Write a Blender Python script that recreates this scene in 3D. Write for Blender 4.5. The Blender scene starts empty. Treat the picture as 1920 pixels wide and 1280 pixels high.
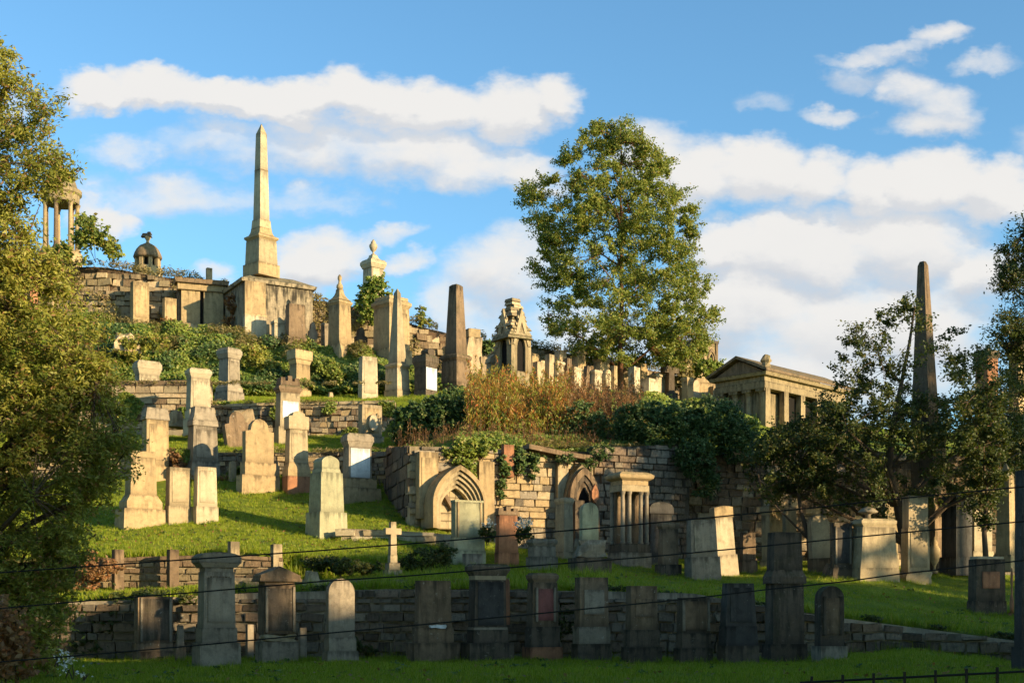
import bpy, bmesh, math, random
import numpy as np
from mathutils import Vector, Matrix, noise
from mathutils.bvhtree import BVHTree
random.seed(7); RNG = np.random.default_rng(7)
SC = bpy.context.scene
COL = SC.collection
F = 2400.0      # focal length in photograph pixels (1920 wide)
H0 = 1150.0     # photograph row of the eye level
R = math.radians

# ---------------------------------------------------------------- camera
cam_d = bpy.data.cameras.new('camera'); cam = bpy.data.objects.new('camera', cam_d); COL.objects.link(cam)
cam.location = (0, 0, 0); cam.rotation_euler = (R(90), 0, 0)
cam_d.sensor_width = 36; cam_d.lens = 36 * F / 1920; cam_d.shift_y = (H0 - 640) / 1920
cam_d.clip_start = 0.3; cam_d.clip_end = 6000
SC.camera = cam

# ---------------------------------------------------------------- light
SUN_EL = 13.5
SUN_H = Vector((0.85, -0.527)).normalized()           # horizontal direction towards the sun
sun_d = bpy.data.lights.new('sun', 'SUN'); sun = bpy.data.objects.new('sun', sun_d); COL.objects.link(sun)
sun_d.energy = 5.0; sun_d.angle = R(0.55); sun_d.color = (1.0, 0.77, 0.44)
to_sun = Vector((SUN_H.x * math.cos(R(SUN_EL)), SUN_H.y * math.cos(R(SUN_EL)), math.sin(R(SUN_EL))))
sun.rotation_euler = to_sun.to_track_quat('Z', 'Y').to_euler()
SC.view_settings.view_transform = 'Standard'; SC.view_settings.look = 'None'
SC.view_settings.gamma = 1; SC.view_settings.use_curve_mapping = False
SC.view_settings.exposure = 0.80
SC.cycles.max_bounces = 6; SC.cycles.diffuse_bounces = 2; SC.cycles.transmission_bounces = 3; SC.cycles.transparent_max_bounces = 4
SC.cycles.use_adaptive_sampling = True; SC.cycles.adaptive_threshold = 0.02
try:
    SC.cycles.use_denoising = True; SC.cycles.denoiser = 'OPENIMAGEDENOISE'
except Exception: pass

class NT:
    """small helper to wire shader nodes"""
    def __init__(s, nt): s.nt = nt; nt.nodes.clear()
    def n(s, typ, **k):
        nd = s.nt.nodes.new(typ); ins = k.pop('ins', None)
        for a, b in k.items(): setattr(nd, a, b)
        if ins:
            for a, b in ins.items(): s.put(nd, a, b)
        return nd
    def put(s, nd, a, b):
        sock = nd.inputs[a]
        if isinstance(b, bpy.types.NodeSocket): s.nt.links.new(b, sock)
        elif isinstance(b, bpy.types.Node): s.nt.links.new(b.outputs[0], sock)
        else: sock.default_value = b
    def m(s, op, a, b=0.0, c=0.0, clamp=False):
        nd = s.n('ShaderNodeMath', operation=op, use_clamp=clamp); s.put(nd, 0, a); s.put(nd, 1, b); s.put(nd, 2, c); return nd.outputs[0]
    def v(s, op, a, b=(0, 0, 0), out=0):
        nd = s.n('ShaderNodeVectorMath', operation=op); s.put(nd, 0, a); s.put(nd, 1, b); return nd.outputs[out]
    def ss(s, x, lo, hi, a=0.0, b=1.0):
        nd = s.n('ShaderNodeMapRange', interpolation_type='SMOOTHSTEP'); s.put(nd, 0, x)
        nd.inputs[1].default_value = lo; nd.inputs[2].default_value = hi; nd.inputs[3].default_value = a; nd.inputs[4].default_value = b
        return nd.outputs[0]
    def mix(s, f, a, b, mode='MIX'):
        nd = s.n('ShaderNodeMix', data_type='RGBA', blend_type=mode)
        s.put(nd, 0, f)
        for i, c in ((6, a), (7, b)):
            if isinstance(c, tuple) and len(c) == 3: c = (*c, 1)
            s.put(nd, i, c)
        return nd.outputs[2]
    def noise(s, vec, scale, detail=3, rough=0.55, out=0, dist=0.0):
        nd = s.n('ShaderNodeTexNoise'); s.put(nd, 'Vector', vec); s.put(nd, 'Scale', scale); s.put(nd, 'Detail', detail); s.put(nd, 'Roughness', rough); s.put(nd, 'Distortion', dist)
        return nd.outputs[out]

world = bpy.data.worlds.new('World'); SC.world = world; world.use_nodes = True
w = NT(world.node_tree)
sky = w.n('ShaderNodeTexSky', sky_type='NISHITA'); sky.sun_disc = False
sky.sun_elevation = R(SUN_EL); sky.sun_rotation = math.atan2(SUN_H.x, SUN_H.y)
sky.air_density = 1.0; sky.dust_density = 0.6; sky.ozone_density = 2.2; sky.altitude = 50
SKY_STRENGTH = 0.139
# clouds: the cloud cover of the whole sky as a density over direction (x/|y|, z/|y|)
tc = w.n('ShaderNodeTexCoord'); dirv = w.v('NORMALIZE', tc.outputs['Generated'])
sx = w.n('ShaderNodeSeparateXYZ', ins={0: dirv})
ay = w.m('MAXIMUM', w.m('ABSOLUTE', sx.outputs[1]), 0.12)
uu = w.m('DIVIDE', sx.outputs[0], ay); vv = w.m('DIVIDE', sx.outputs[2], ay)
uv = w.n('ShaderNodeCombineXYZ', ins={0: uu, 1: vv, 2: 0.0}).outputs[0]
st = w.v('MULTIPLY', uv, (1.0, 1.6, 1.0))
wn = w.noise(st, 9.0, 5, 0.55, out=1)
wn2 = w.noise(st, 34.0, 5, 0.6, out=1)
warp = w.v('ADD', w.v('MULTIPLY', w.v('SUBTRACT', wn, (0.5, 0.5, 0.5)), (0.085, 0.05, 0.0)), w.v('MULTIPLY', w.v('SUBTRACT', wn2, (0.5, 0.5, 0.5)), (0.030, 0.024, 0.0)))
uvw = w.v('ADD', uv, warp)
BL = [  # cloud masses: column, row, half width, half height, gain
 (190,178,95,36,1.1),(300,172,120,42,1.3),(430,185,130,45,1.35),(560,195,140,52,1.3),(680,185,120,52,1.3),(800,200,130,58,1.25),(930,205,110,62,1.2),(1040,195,75,45,1.1),
 (240,295,75,34,.55),(430,270,150,45,.5),(600,265,170,55,.65),(780,290,140,62,.85),(900,320,130,55,.9),(985,330,80,40,.9),(330,370,220,34,.35),(560,365,110,30,.42),
 (175,405,60,45,1.0),(225,410,30,30,.6),(600,480,90,62,1.0),(650,470,60,40,.8),(560,520,80,50,.7),(770,487,62,26,.75),(720,432,60,20,.5),(820,570,60,50,.55),(410,515,40,22,.5),
 (950,510,110,80,.75),(880,590,120,80,.55),(1240,300,90,60,.9),(1300,330,110,70,1.0),(1430,320,130,72,1.35),(1540,330,90,66,1.2),(1640,350,90,62,1.15),(1760,345,140,66,1.3),(1880,360,90,70,1.3),
 (1370,450,90,55,1.1),(1500,470,170,90,1.15),(1680,450,200,90,1.05),(1400,560,160,110,1.0),(1600,600,300,140,.95),(1850,520,120,60,.9),(1500,700,420,120,.75),(1100,640,300,80,.4),(1390,550,45,24,.6),
 (1640,102,90,17,.5),(1700,88,70,17,.55),(1760,68,56,26,.72),(1615,138,50,20,.3),(1700,165,62,40,.65),(1760,195,70,42,.62),(1735,232,72,32,.62),(1565,209,56,20,.55),(1860,124,50,20,.38),(1430,195,40,16,.18),
 (-350,200,420,70,1.1),(-700,420,380,90,1.0),(2400,300,480,110,1.1),(3000,560,600,150,1.0),(3300,80,500,80,1.0),(-1200,640,500,130,1.0)]
def density(uvw):
  dens = None
  for cx, cy, rx, ry, g in BL:
    c = ((cx - 960) / F, (H0 - cy) / F, 0); q = (F / rx, F / ry, 0)
    d = w.v('MULTIPLY', w.v('SUBTRACT', uvw, c), q)
    dd = w.v('DOT_PRODUCT', d, d, out=1)
    f = w.m('MULTIPLY_ADD', dd, -g, g)
    dens = f if dens is None else w.n('ShaderNodeMath', operation='SMOOTH_MAX', ins={0: dens, 1: f, 2: 0.25}).outputs[0]
  return dens
dens = density(uvw); dens_up = density(w.v('ADD', uvw, (0.006, 0.016, 0.0)))
high = w.noise(w.v('MULTIPLY', dirv, (2.2, 2.2, 3.2)), 1.5, 5, 0.6)        # loose cover of the rest of the sky
hi_f = w.m('MULTIPLY', w.ss(sx.outputs[2], 0.5, 0.75), w.ss(high, 0.55, 0.85, -0.4, 0.6))
hi_f = w.m('SUBTRACT', hi_f, w.ss(sx.outputs[2], 0.42, 0.75, 0.62, 0.0))
grad = w.ss(w.m('SUBTRACT', dens_up, dens), -0.25, 0.55)
dens = w.m('SUBTRACT', w.m('MAXIMUM', dens, hi_f), w.ss(sx.outputs[1], -0.05, 0.25, 0.55, 0.0))
fb = w.noise(st, 16.0, 6, 0.6); fb2 = w.noise(st, 5.0, 4, 0.55)
dsum = w.m('ADD', dens, w.m('MULTIPLY_ADD', fb, 1.5, -0.75))
alpha = w.m('MULTIPLY', w.ss(dsum, -0.34, 0.88), 0.97)
shade = w.ss(w.m('ADD', w.m('MULTIPLY', grad, 0.75), w.m('MULTIPLY', fb2, 0.7)), 0.30, 1.0)
low = w.ss(vv, 0.14, 0.33, 1.0, 0.0)
ccol = w.mix(w.m('MULTIPLY', shade, w.m('MULTIPLY_ADD', low, 0.5, 0.5)), (0.92, 0.895, 0.86), (0.56, 0.60, 0.67))
CLOUD = 0.56
skyc = w.v('MULTIPLY', sky.outputs[0], (SKY_STRENGTH * 0.74, SKY_STRENGTH * 1.04, SKY_STRENGTH * 1.12))
zen = w.ss(sx.outputs[2], 0.45, 0.9, 1.0, 0.45)
skyc = w.v('MULTIPLY', skyc, w.n('ShaderNodeCombineXYZ', ins={0: zen, 1: zen, 2: zen}).outputs[0])
cl = w.v('MULTIPLY', ccol, (CLOUD, CLOUD, CLOUD))
fin = w.mix(alpha, skyc, cl)
bg = w.n('ShaderNodeBackground', ins={0: fin, 1: 1.0})
w.nt.links.new(bg.outputs[0], w.n('ShaderNodeOutputWorld').inputs[0])
world.cycles.sampling_method = 'MANUAL'; world.cycles.sample_map_resolution = 512

# ---------------------------------------------------------------- materials
def newmat(name):
    m = bpy.data.materials.new(name); m.use_nodes = True
    return m, NT(m.node_tree)
def finish(t, col, rough=0.9, bump=None, bstr=0.4, bdist=0.02, spec=0.25):
    b = t.n('ShaderNodeBsdfPrincipled'); t.put(b, 'Base Color', col); t.put(b, 'Roughness', rough); t.put(b, 'Specular IOR Level', spec)
    if bump is not None:
        bn = t.n('ShaderNodeBump', ins={'Height': bump, 'Strength': bstr, 'Distance': bdist}); t.put(b, 'Normal', bn.outputs[0])
    t.nt.links.new(b.outputs[0], t.n('ShaderNodeOutputMaterial').inputs[0])
    return b
M = {}
def stone(name, base, dark, soot=0.35, moss=0.25, lichen=0.2, light=None, var=0.3):
    m, t = newmat(name)
    tcn = t.n('ShaderNodeTexCoord'); oi = t.n('ShaderNodeObjectInfo')
    r50 = t.m('MULTIPLY', oi.outputs['Random'], 53.0)
    co = t.v('ADD', tcn.outputs['Object'], t.n('ShaderNodeCombineXYZ', ins={0: r50, 1: r50, 2: 0.0}).outputs[0])
    big = t.noise(co, 1.3, 4, 0.6); mid = t.noise(co, 5.5, 5, 0.65); fine = t.noise(co, 38.0, 4, 0.7)
    streak = t.noise(t.v('MULTIPLY', co, (7.0, 7.0, 0.9)), 1.0, 4, 0.6)
    light = light or tuple(min(1, c * 1.3) for c in base)
    c = t.mix(t.ss(big, 0.35, 0.65), base, light)
    c = t.mix(t.m('MULTIPLY', t.ss(mid, 0.44, 0.72), 0.5), c, dark)
    c = t.mix(t.m('MULTIPLY', t.ss(t.noise(co, 2.6, 6, 0.7, dist=.6), 0.54, 0.68), 0.25), c, dark)
    sf = t.m('MULTIPLY', t.ss(t.m('ADD', streak, t.m('MULTIPLY', big, 0.6)), 0.74, 1.02), soot)
    c = t.mix(sf, c, tuple(x * 0.45 for x in dark))
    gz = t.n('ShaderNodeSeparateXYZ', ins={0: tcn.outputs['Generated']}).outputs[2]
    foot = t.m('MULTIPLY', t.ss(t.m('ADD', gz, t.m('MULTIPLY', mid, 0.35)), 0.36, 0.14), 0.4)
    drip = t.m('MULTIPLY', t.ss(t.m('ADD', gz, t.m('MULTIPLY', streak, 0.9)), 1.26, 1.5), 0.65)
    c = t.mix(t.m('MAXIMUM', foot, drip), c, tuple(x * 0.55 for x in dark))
    nz = t.n('ShaderNodeSeparateXYZ', ins={0: t.n('ShaderNodeNewGeometry').outputs['Normal']}).outputs[2]
    mf = t.m('MULTIPLY', t.m('ADD', t.ss(nz, 0.1, 0.7), t.m('MULTIPLY', t.ss(big, 0.5, 0.7), 0.35)), t.m('MULTIPLY', t.ss(mid, 0.38, 0.6), moss), clamp=True)
    c = t.mix(mf, c, (0.10, 0.115, 0.03))
    lf = t.m('MULTIPLY', t.ss(t.noise(co, 9.0, 5, 0.7), 0.62, 0.70), lichen)
    c = t.mix(lf, c, (0.60, 0.56, 0.46))
    k = t.m('MULTIPLY_ADD', oi.outputs['Random'], var, 1 - var / 2)
    k2 = t.m('MULTIPLY', k, t.m('MULTIPLY_ADD', fine, 0.5, 0.75))
    c = t.v('MULTIPLY', c, t.n('ShaderNodeCombineXYZ', ins={0: k2, 1: k2, 2: k2}).outputs[0])
    h = t.m('ADD', t.m('MULTIPLY', mid, 0.6), t.m('MULTIPLY', fine, 0.5))
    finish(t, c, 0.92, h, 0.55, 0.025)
    M[name] = m
stone('gold', (0.39, 0.28, 0.15), (0.19, 0.135, 0.08), 0.30, 0.3, 0.25)
stone('pale', (0.38, 0.295, 0.18), (0.21, 0.165, 0.105), 0.30, 0.25, 0.3)
stone('cream', (0.44, 0.36, 0.24), (0.27, 0.21, 0.14), 0.22, 0.15, 0.3)
stone('grey', (0.27, 0.22, 0.16), (0.12, 0.095, 0.07), 0.4, 0.3, 0.3)
stone('green', (0.33, 0.305, 0.19), (0.20, 0.19, 0.12), 0.25, 0.25, 0.3)
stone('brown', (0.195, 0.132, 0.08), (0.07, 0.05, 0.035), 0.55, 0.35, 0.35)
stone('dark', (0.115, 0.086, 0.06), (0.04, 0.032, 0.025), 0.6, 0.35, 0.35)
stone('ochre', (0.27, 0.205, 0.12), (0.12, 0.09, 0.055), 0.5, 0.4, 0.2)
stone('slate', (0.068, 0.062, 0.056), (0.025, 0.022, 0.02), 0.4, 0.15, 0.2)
stone('red', (0.36, 0.165, 0.085), (0.19, 0.09, 0.055), 0.4, 0.15, 0.2)
stone('pink', (0.33, 0.12, 0.10), (0.2, 0.08, 0.07), 0.3, 0.1, 0.1)
stone('white', (0.66, 0.65, 0.62), (0.45, 0.44, 0.42), 0.25, 0.05, 0.1, var=0.1)
stone('sooty', (0.30, 0.24, 0.16), (0.06, 0.05, 0.04), 0.95, 0.35, 0.3)
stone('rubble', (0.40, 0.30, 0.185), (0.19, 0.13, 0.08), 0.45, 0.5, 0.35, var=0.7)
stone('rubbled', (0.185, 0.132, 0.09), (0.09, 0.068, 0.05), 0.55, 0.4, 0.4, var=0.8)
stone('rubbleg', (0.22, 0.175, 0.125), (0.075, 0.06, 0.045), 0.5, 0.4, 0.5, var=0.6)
stone('mortar', (0.33, 0.27, 0.19), (0.18, 0.14, 0.10), 0.3, 0.3, 0.2)
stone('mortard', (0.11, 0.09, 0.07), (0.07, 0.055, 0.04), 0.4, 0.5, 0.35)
stone('earth', (0.12, 0.075, 0.045), (0.06, 0.04, 0.025), 0.3, 0.6, 0.1)

def leafmat(name, a, b, c=None, trans=0.35):
    m, t = newmat(name)
    g = t.n('ShaderNodeNewGeometry'); tcn = t.n('ShaderNodeTexCoord')
    nz = t.noise(tcn.outputs['Object'], 0.9, 3, 0.6)
    col = t.mix(t.ss(t.m('ADD', t.m('MULTIPLY', g.outputs['Random Per Island'], 0.5), nz), 0.45, 1.0), a, b)
    if c: col = t.mix(t.ss(g.outputs['Random Per Island'], 0.86, 0.93), col, c)
    d = t.n('ShaderNodeBsdfPrincipled'); t.put(d, 'Base Color', col); t.put(d, 'Roughness', 0.5); t.put(d, 'Specular IOR Level', 0.3)
    tr = t.n('ShaderNodeBsdfTranslucent'); t.put(tr, 0, t.v('MULTIPLY', col, (1.3, 1.4, 0.6)))
    mx = t.n('ShaderNodeMixShader'); mx.inputs[0].default_value = trans
    t.nt.links.new(d.outputs[0], mx.inputs[1]); t.nt.links.new(tr.outputs[0], mx.inputs[2])
    t.nt.links.new(mx.outputs[0], t.n('ShaderNodeOutputMaterial').inputs[0])
    M[name] = m
leafmat('leaf_maple', (0.11, 0.155, 0.032), (0.28, 0.29, 0.055), (0.28, 0.21, 0.05))
leafmat('leaf_willow', (0.18, 0.205, 0.038), (0.39, 0.365, 0.07), (0.30, 0.17, 0.07))
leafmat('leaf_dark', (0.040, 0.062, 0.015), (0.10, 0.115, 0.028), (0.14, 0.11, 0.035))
leafmat('leaf_ivy', (0.10, 0.16, 0.028), (0.25, 0.29, 0.05), (0.33, 0.29, 0.08), 0.25)
leafmat('leaf_ivyd', (0.045, 0.09, 0.026), (0.11, 0.16, 0.04), (0.24, 0.25, 0.09), 0.2)
leafmat('leaf_herb', (0.24, 0.29, 0.045), (0.44, 0.22, 0.06), (0.50, 0.14, 0.05))
leafmat('leaf_rust', (0.20, 0.10, 0.05), (0.33, 0.19, 0.08), (0.38, 0.15, 0.06))
leafmat('leaf_dry', (0.24, 0.19, 0.08), (0.34, 0.27, 0.12), (0.12, 0.13, 0.04))
leafmat('petal', (0.65, 0.63, 0.58), (0.72, 0.70, 0.6), (0.06, 0.12, 0.03), 0.1)
leafmat('blade', (0.14, 0.205, 0.008), (0.33, 0.385, 0.014), (0.36, 0.33, 0.06), 0.3)

def barkmat(name, a, b):
    m, t = newmat(name); co = t.n('ShaderNodeTexCoord').outputs['Object']
    nz = t.noise(t.v('MULTIPLY', co, (9, 9, 2)), 2.0, 5, 0.7)
    finish(t, t.mix(nz, a, b), 0.95, nz, 0.8, 0.03); M[name] = m
barkmat('bark', (0.05, 0.035, 0.025), (0.15, 0.105, 0.07))
barkmat('barkred', (0.10, 0.045, 0.025), (0.20, 0.10, 0.05))
barkmat('stem', (0.16, 0.085, 0.045), (0.26, 0.15, 0.08))
m, t = newmat('iron'); finish(t, (0.012, 0.012, 0.014, 1), 0.5, None); M['iron'] = m
m, t = newmat('void'); finish(t, (0.012, 0.01, 0.009, 1), 1.0, None); M['void'] = m

m, t = newmat('grass_ground')
co = t.n('ShaderNodeTexCoord').outputs['Object']; g = t.n('ShaderNodeNewGeometry')
n1 = t.noise(co, 0.45, 5, 0.6); n2 = t.noise(co, 14.0, 5, 0.75); n3 = t.noise(co, 2.2, 4, 0.6)
c = t.mix(t.ss(n1, 0.35, 0.65), (0.125, 0.175, 0.010), (0.25, 0.29, 0.016))
c = t.mix(t.m('MULTIPLY', t.ss(n3, 0.55, 0.75), 0.6), c, (0.22, 0.19, 0.05))
c = t.mix(t.m('MULTIPLY', t.ss(n2, 0.45, 0.75), 0.6), c, (0.04, 0.075, 0.008))
nz = t.n('ShaderNodeSeparateXYZ', ins={0: g.outputs['True Normal']}).outputs[2]
earth = t.mix(n2, (0.07, 0.045, 0.025), (0.19, 0.13, 0.08))
c = t.mix(t.ss(nz, 0.35, 0.6), earth, c)
finish(t, c, 0.9, n2, 0.9, 0.06); M['grass_ground'] = m

# ---------------------------------------------------------------- scene-tree helpers
def W(px, py, D): return Vector(((px - 960) / F * D, D, (H0 - py) / F * D))
def tag(o, label=None, cat=None, group=None, kind=None):
    if label: o['label'] = label
    if cat: o['category'] = cat
    if group: o['group'] = group
    if kind: o['kind'] = kind
    return o
def empty(name, loc=(0, 0, 0), yaw=0.0, tilt=0.0, **k):
    o = bpy.data.objects.new(name, None); COL.objects.link(o); o.location = loc
    o.rotation_mode = 'YXZ' if False else 'XYZ'; o.rotation_euler = (0, R(tilt), R(yaw)); o.empty_display_size = 0.2
    return tag(o, **k)
def link(name, me, mat=None, parent=None):
    if mat is not None:
        me.materials.clear()
        for x in (mat if isinstance(mat, (list, tuple)) else [mat]): me.materials.append(M[x] if isinstance(x, str) else x)
    o = bpy.data.objects.new(name, me); COL.objects.link(o)
    if parent: o.parent = parent
    return o
def bm_mesh(bm, name='mesh', bevel=0.0):
    if bevel > 0:
        es = [e for e in bm.edges if e.is_manifold and e.calc_face_angle(0) > 0.5]
        bmesh.ops.bevel(bm, geom=es, offset=bevel, segments=1, affect='EDGES', clamp_overlap=True)
    bmesh.ops.recalc_face_normals(bm, faces=bm.faces)
    me = bpy.data.meshes.new(name); bm.to_mesh(me); bm.free(); return me
def add_box(bm, c, s, top=None):
    """box centred in x,y at c with its foot at c.z; top = (sx, sy) of the upper face"""
    x, y, z = c; a, b, h = s[0] / 2, s[1] / 2, s[2]; ta, tb = (top[0] / 2, top[1] / 2) if top else (a, b)
    v = [bm.verts.new(p) for p in ((x - a, y - b, z), (x + a, y - b, z), (x + a, y + b, z), (x - a, y + b, z),
                                   (x - ta, y - tb, z + h), (x + ta, y - tb, z + h), (x + ta, y + tb, z + h), (x - ta, y + tb, z + h))]
    for f in ((3, 2, 1, 0), (4, 5, 6, 7), (0, 1, 5, 4), (1, 2, 6, 5), (2, 3, 7, 6), (3, 0, 4, 7)): bm.faces.new([v[i] for i in f])
def add_poly(bm, pts, y0, y1):
    """outline in (x, z), counter-clockwise, extruded from y0 to y1"""
    a = [bm.verts.new((x, y0, z)) for x, z in pts]; b = [bm.verts.new((x, y1, z)) for x, z in pts]
    bm.faces.new(a); bm.faces.new(b[::-1]); n = len(pts)
    for i in range(n): bm.faces.new((a[i], b[i], b[(i + 1) % n], a[(i + 1) % n]))
def add_lathe(bm, prof, c=(0, 0, 0), n=14):
    rings = []
    for r, z in prof: rings.append([bm.verts.new((c[0] + r * math.cos(2 * math.pi * i / n), c[1] + r * math.sin(2 * math.pi * i / n), c[2] + z)) for i in range(n)])
    for a, b in zip(rings, rings[1:]):
        for i in range(n): bm.faces.new((a[i], a[(i + 1) % n], b[(i + 1) % n], b[i]))
    bm.faces.new(rings[0][::-1]); bm.faces.new(rings[-1])
def add_tube(bm, pts, rad, n=6):
    rings = []
    for i, p in enumerate(pts):
        p = Vector(p); d = (Vector(pts[min(i + 1, len(pts) - 1)]) - Vector(pts[max(i - 1, 0)])).normalized()
        a = d.orthogonal().normalized() if i == 0 else (rings_a - d * rings_a.dot(d)).normalized()
        rings_a = a; b = d.cross(a); r = rad[i] if isinstance(rad, (list, tuple)) else rad
        rings.append([bm.verts.new(p + (a * math.cos(2 * math.pi * k / n) + b * math.sin(2 * math.pi * k / n)) * r) for k in range(n)])
    for a, b in zip(rings, rings[1:]):
        for k in range(n): bm.faces.new((a[k], a[(k + 1) % n], b[(k + 1) % n], b[k]))
    bm.faces.new(rings[0][::-1]); bm.faces.new(rings[-1])
def boxpart(name, c, s, mat, parent, top=None, bevel=0.012):
    bm = bmesh.new(); add_box(bm, c, s, top); return link(name, bm_mesh(bm, name, bevel), mat, parent)
def polypart(name, pts, y0, y1, mat, parent, bevel=0.012):
    bm = bmesh.new(); add_poly(bm, pts, y0, y1); return link(name, bm_mesh(bm, name, bevel), mat, parent)

# outlines, x in -.5..+.5, z in 0..1
def o_round(w, h, k=1.0, n=10):
    r = w / 2; z0 = h - r * k
    return [(-r, 0), (r, 0)] + [(r * math.cos(math.pi * i / n), z0 + r * k * math.sin(math.pi * i / n)) for i in range(n + 1)]
def o_gable(w, h, e=0.5): return [(-w / 2, 0), (w / 2, 0), (w / 2, h * e), (0, h), (-w / 2, h * e)]
def o_point(w, h, e=0.5, n=7):
    """slab with a true two-centred pointed head"""
    R_ = w * 1.05; tm_ = math.acos((R_ - w / 2) / R_); k = (h - h * e) / (R_ * math.sin(tm_))
    r = [(R_ * math.cos(tm_ * i / n) - (R_ - w / 2), h * e + k * R_ * math.sin(tm_ * i / n)) for i in range(n + 1)]; r[-1] = (0, h)
    return [(-w / 2, 0), (w / 2, 0)] + r + [(-x, z) for x, z in r[:-1]][::-1]
def o_shoulder(w, h, s=0.18, sh=0.25, n=6):
    a, b = w / 2, w / 2 * (1 - 2 * s); z = h * (1 - sh)
    arc = [(b * math.cos(math.pi * i / n), z + h * sh * math.sin(math.pi * i / n)) for i in range(n + 1)]
    return [(-a, 0), (a, 0), (a, z - h * 0.04), (b, z - h * 0.02)] + arc[1:-1] + [(-b, z - h * 0.02), (-a, z - h * 0.04)]

# ---------------------------------------------------------------- ground: one stepped hillside sheet
# every row runs across the hill; (photo column: photo row, distance)
CX = [-1400, 0, 200, 330, 450, 620, 720, 850, 1000, 1150, 1300, 1500, 1700, 1920, 3200]
def row(*v):
    v = list(v); assert len(v) == 13, len(v)
    return [v[0]] + v + [v[-1]]
ROWS = [
 [(2350, 3)] * 15,
 [(1288, 18)] * 15,
 row((1236,29),(1236,29),(1235,29),(1235,29),(1234,29),(1233,29),(1233,29),(1233,29),(1233,29),(1233,29),(1236,29),(1216,29.2),(1240,28.5)),
 row((1128,29.3),(1128,29.3),(1120,29.3),(1110,29.3),(1104,29.3),(1102,29.3),(1104,29.3),(1106,29.3),(1108,29.3),(1120,29.3),(1146,29.3),(1172,29.5),(1200,28.8)),
 row((1108,33),(1108,33),(1104,33),(1100,33),(1094,33),(1082,33.5),(1066,35.5),(1072,36.5),(1064,38),(1086,37.5),(1078,39),(1098,37),(1150,33)),
 row((1102,34.2),(1102,34.2),(1100,34.2),(1097,34.3),(1086,34.6),(1068,35),(1050,37.5),(1058,39),(1052,40),(1064,42),(1066,43),(1078,41),(1092,40)),
 row((1046,34.6),(1046,34.6),(1044,34.6),(1038,34.8),(1055,35.2),(1058,35.4),(1048,37.8),(1056,39.2),(1051,40.2),(1063,42.2),(1065,43.2),(1077,41.2),(1090,40.2)),
 row((985,40),(985,40),(982,40),(980,40.5),(1003,39.2),(1000,39),(1010,39.6),(1038,41),(1044,42),(1055,43.5),(1058,45),(1070,45),(1084,45)),
 row((925,45),(922,45),(920,45),(918,45),(925,45),(935,44.5),(1000,41.6),(1030,42.9),(1040,44.3),(1050,45.6),(1052,47),(1065,48),(1080,48)),
 row((893,47.5),(890,47.5),(888,47.5),(885,47.5),(880,48),(905,46),(998,41.8),(1029,43.0),(1039,44.4),(1049,45.7),(1051,47.1),(1064,48.1),(1079,48.1)),
 row((846,48),(846,48),(846,48),(846,48),(846,48.3),(845,47),(836,42.3),(845,43.5),(848,44.9),(838,46.0),(845,47.5),(850,48.5),(860,48.5)),
 row((812,53),(812,53),(812,53),(812,53),(816,53),(822,52),(800,48),(806,48),(806,49),(800,51),(832,53),(840,53),(850,54)),
 row((757,53.4),(757,53.4),(756,53.4),(756,53.4),(756,53.4),(754,53.4),(760,53),(775,53),(785,53.5),(793,54),(820,55),(830,55),(840,56)),
 row((745,57),(745,57),(745,57),(745,57),(743,58),(741,58),(732,57),(750,58),(757,58),(770,60),(815,62),(825,62),(835,62)),
 row((600,62),(605,62),(624,62),(634,62),(658,62),(674,62),(716,62),(728,62),(745,63),(756,64),(810,66),(820,66),(830,66)),
 row((596,65),(602,65),(620,65.5),(630,66),(652,66),(667,66),(706,68),(720,69),(735,70),(750,72),(800,74),(815,74),(828,74)),
 row((500,65.6),(502,65.6),(522,66),(542,66.5),(566,66.6),(592,66.8),(628,68.6),(652,69.6),(678,70.6),(712,72.6),(790,74.6),(805,74.6),(820,74.6)),
]
GR = []      # rows of (dense columns of Vector)
dens_x = [-1400 + i * 56 for i in range(25)] + [i * 12 for i in range(161)] + [1932 + i * 52 for i in range(25)]
def interp(rowv, x):
    for i in range(len(CX) - 1):
        if x <= CX[i + 1]:
            s = (x - CX[i]) / (CX[i + 1] - CX[i]); a, b = rowv[i], rowv[i + 1]
            za, zb = (H0 - a[0]) / F * a[1], (H0 - b[0]) / F * b[1]
            D = a[1] + (b[1] - a[1]) * s; z = za + (zb - za) * s
            return Vector(((x - 960) / F * D, D, z))
    return W(x, *rowv[-1])
base_rows = [[interp(r, x) for x in dens_x] for r in ROWS]
last = base_rows[-1]
for dy, dz in ((14, -0.4), (60, -3.0), (300, -14), (2600, -24)):
    base_rows.append([Vector((p.x * (1 + dy / p.y), p.y + dy, p.z + dz)) for p in last])
def hump(p): return 0.10 * noise.noise(Vector((p.x * .35, p.y * .35, 0))) + 0.04 * noise.noise(Vector((p.x * 1.3, p.y * 1.3, 3)))
for i, (a, b) in enumerate(zip(base_rows, base_rows[1:])):
    gap = (b[40] - a[40]).length; n = max(2, min(16, int(gap / 0.6)))
    for k in range(n):
        GR.append([p.lerp(q, k / n) for p, q in zip(a, b)])
GR.append(base_rows[-1])
gv = []
for r in GR:
    for p in r: gv.append((p.x, p.y, p.z + (hump(p) if p.y < 90 else 0)))
nx = len(dens_x); gf = []
for j in range(len(GR) - 1):
    for i in range(nx - 1): gf.append((j * nx + i, j * nx + i + 1, (j + 1) * nx + i + 1, (j + 1) * nx + i))
me = bpy.data.meshes.new('hillside'); me.from_pydata(gv, [], gf)
me.polygons.foreach_set('use_smooth', [False] * len(gf))
hill = link('hillside', me, 'grass_ground'); tag(hill, kind='structure', label='terraced grassy hillside of the burial ground')
BVH = BVHTree.FromPolygons(gv, gf)
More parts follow.
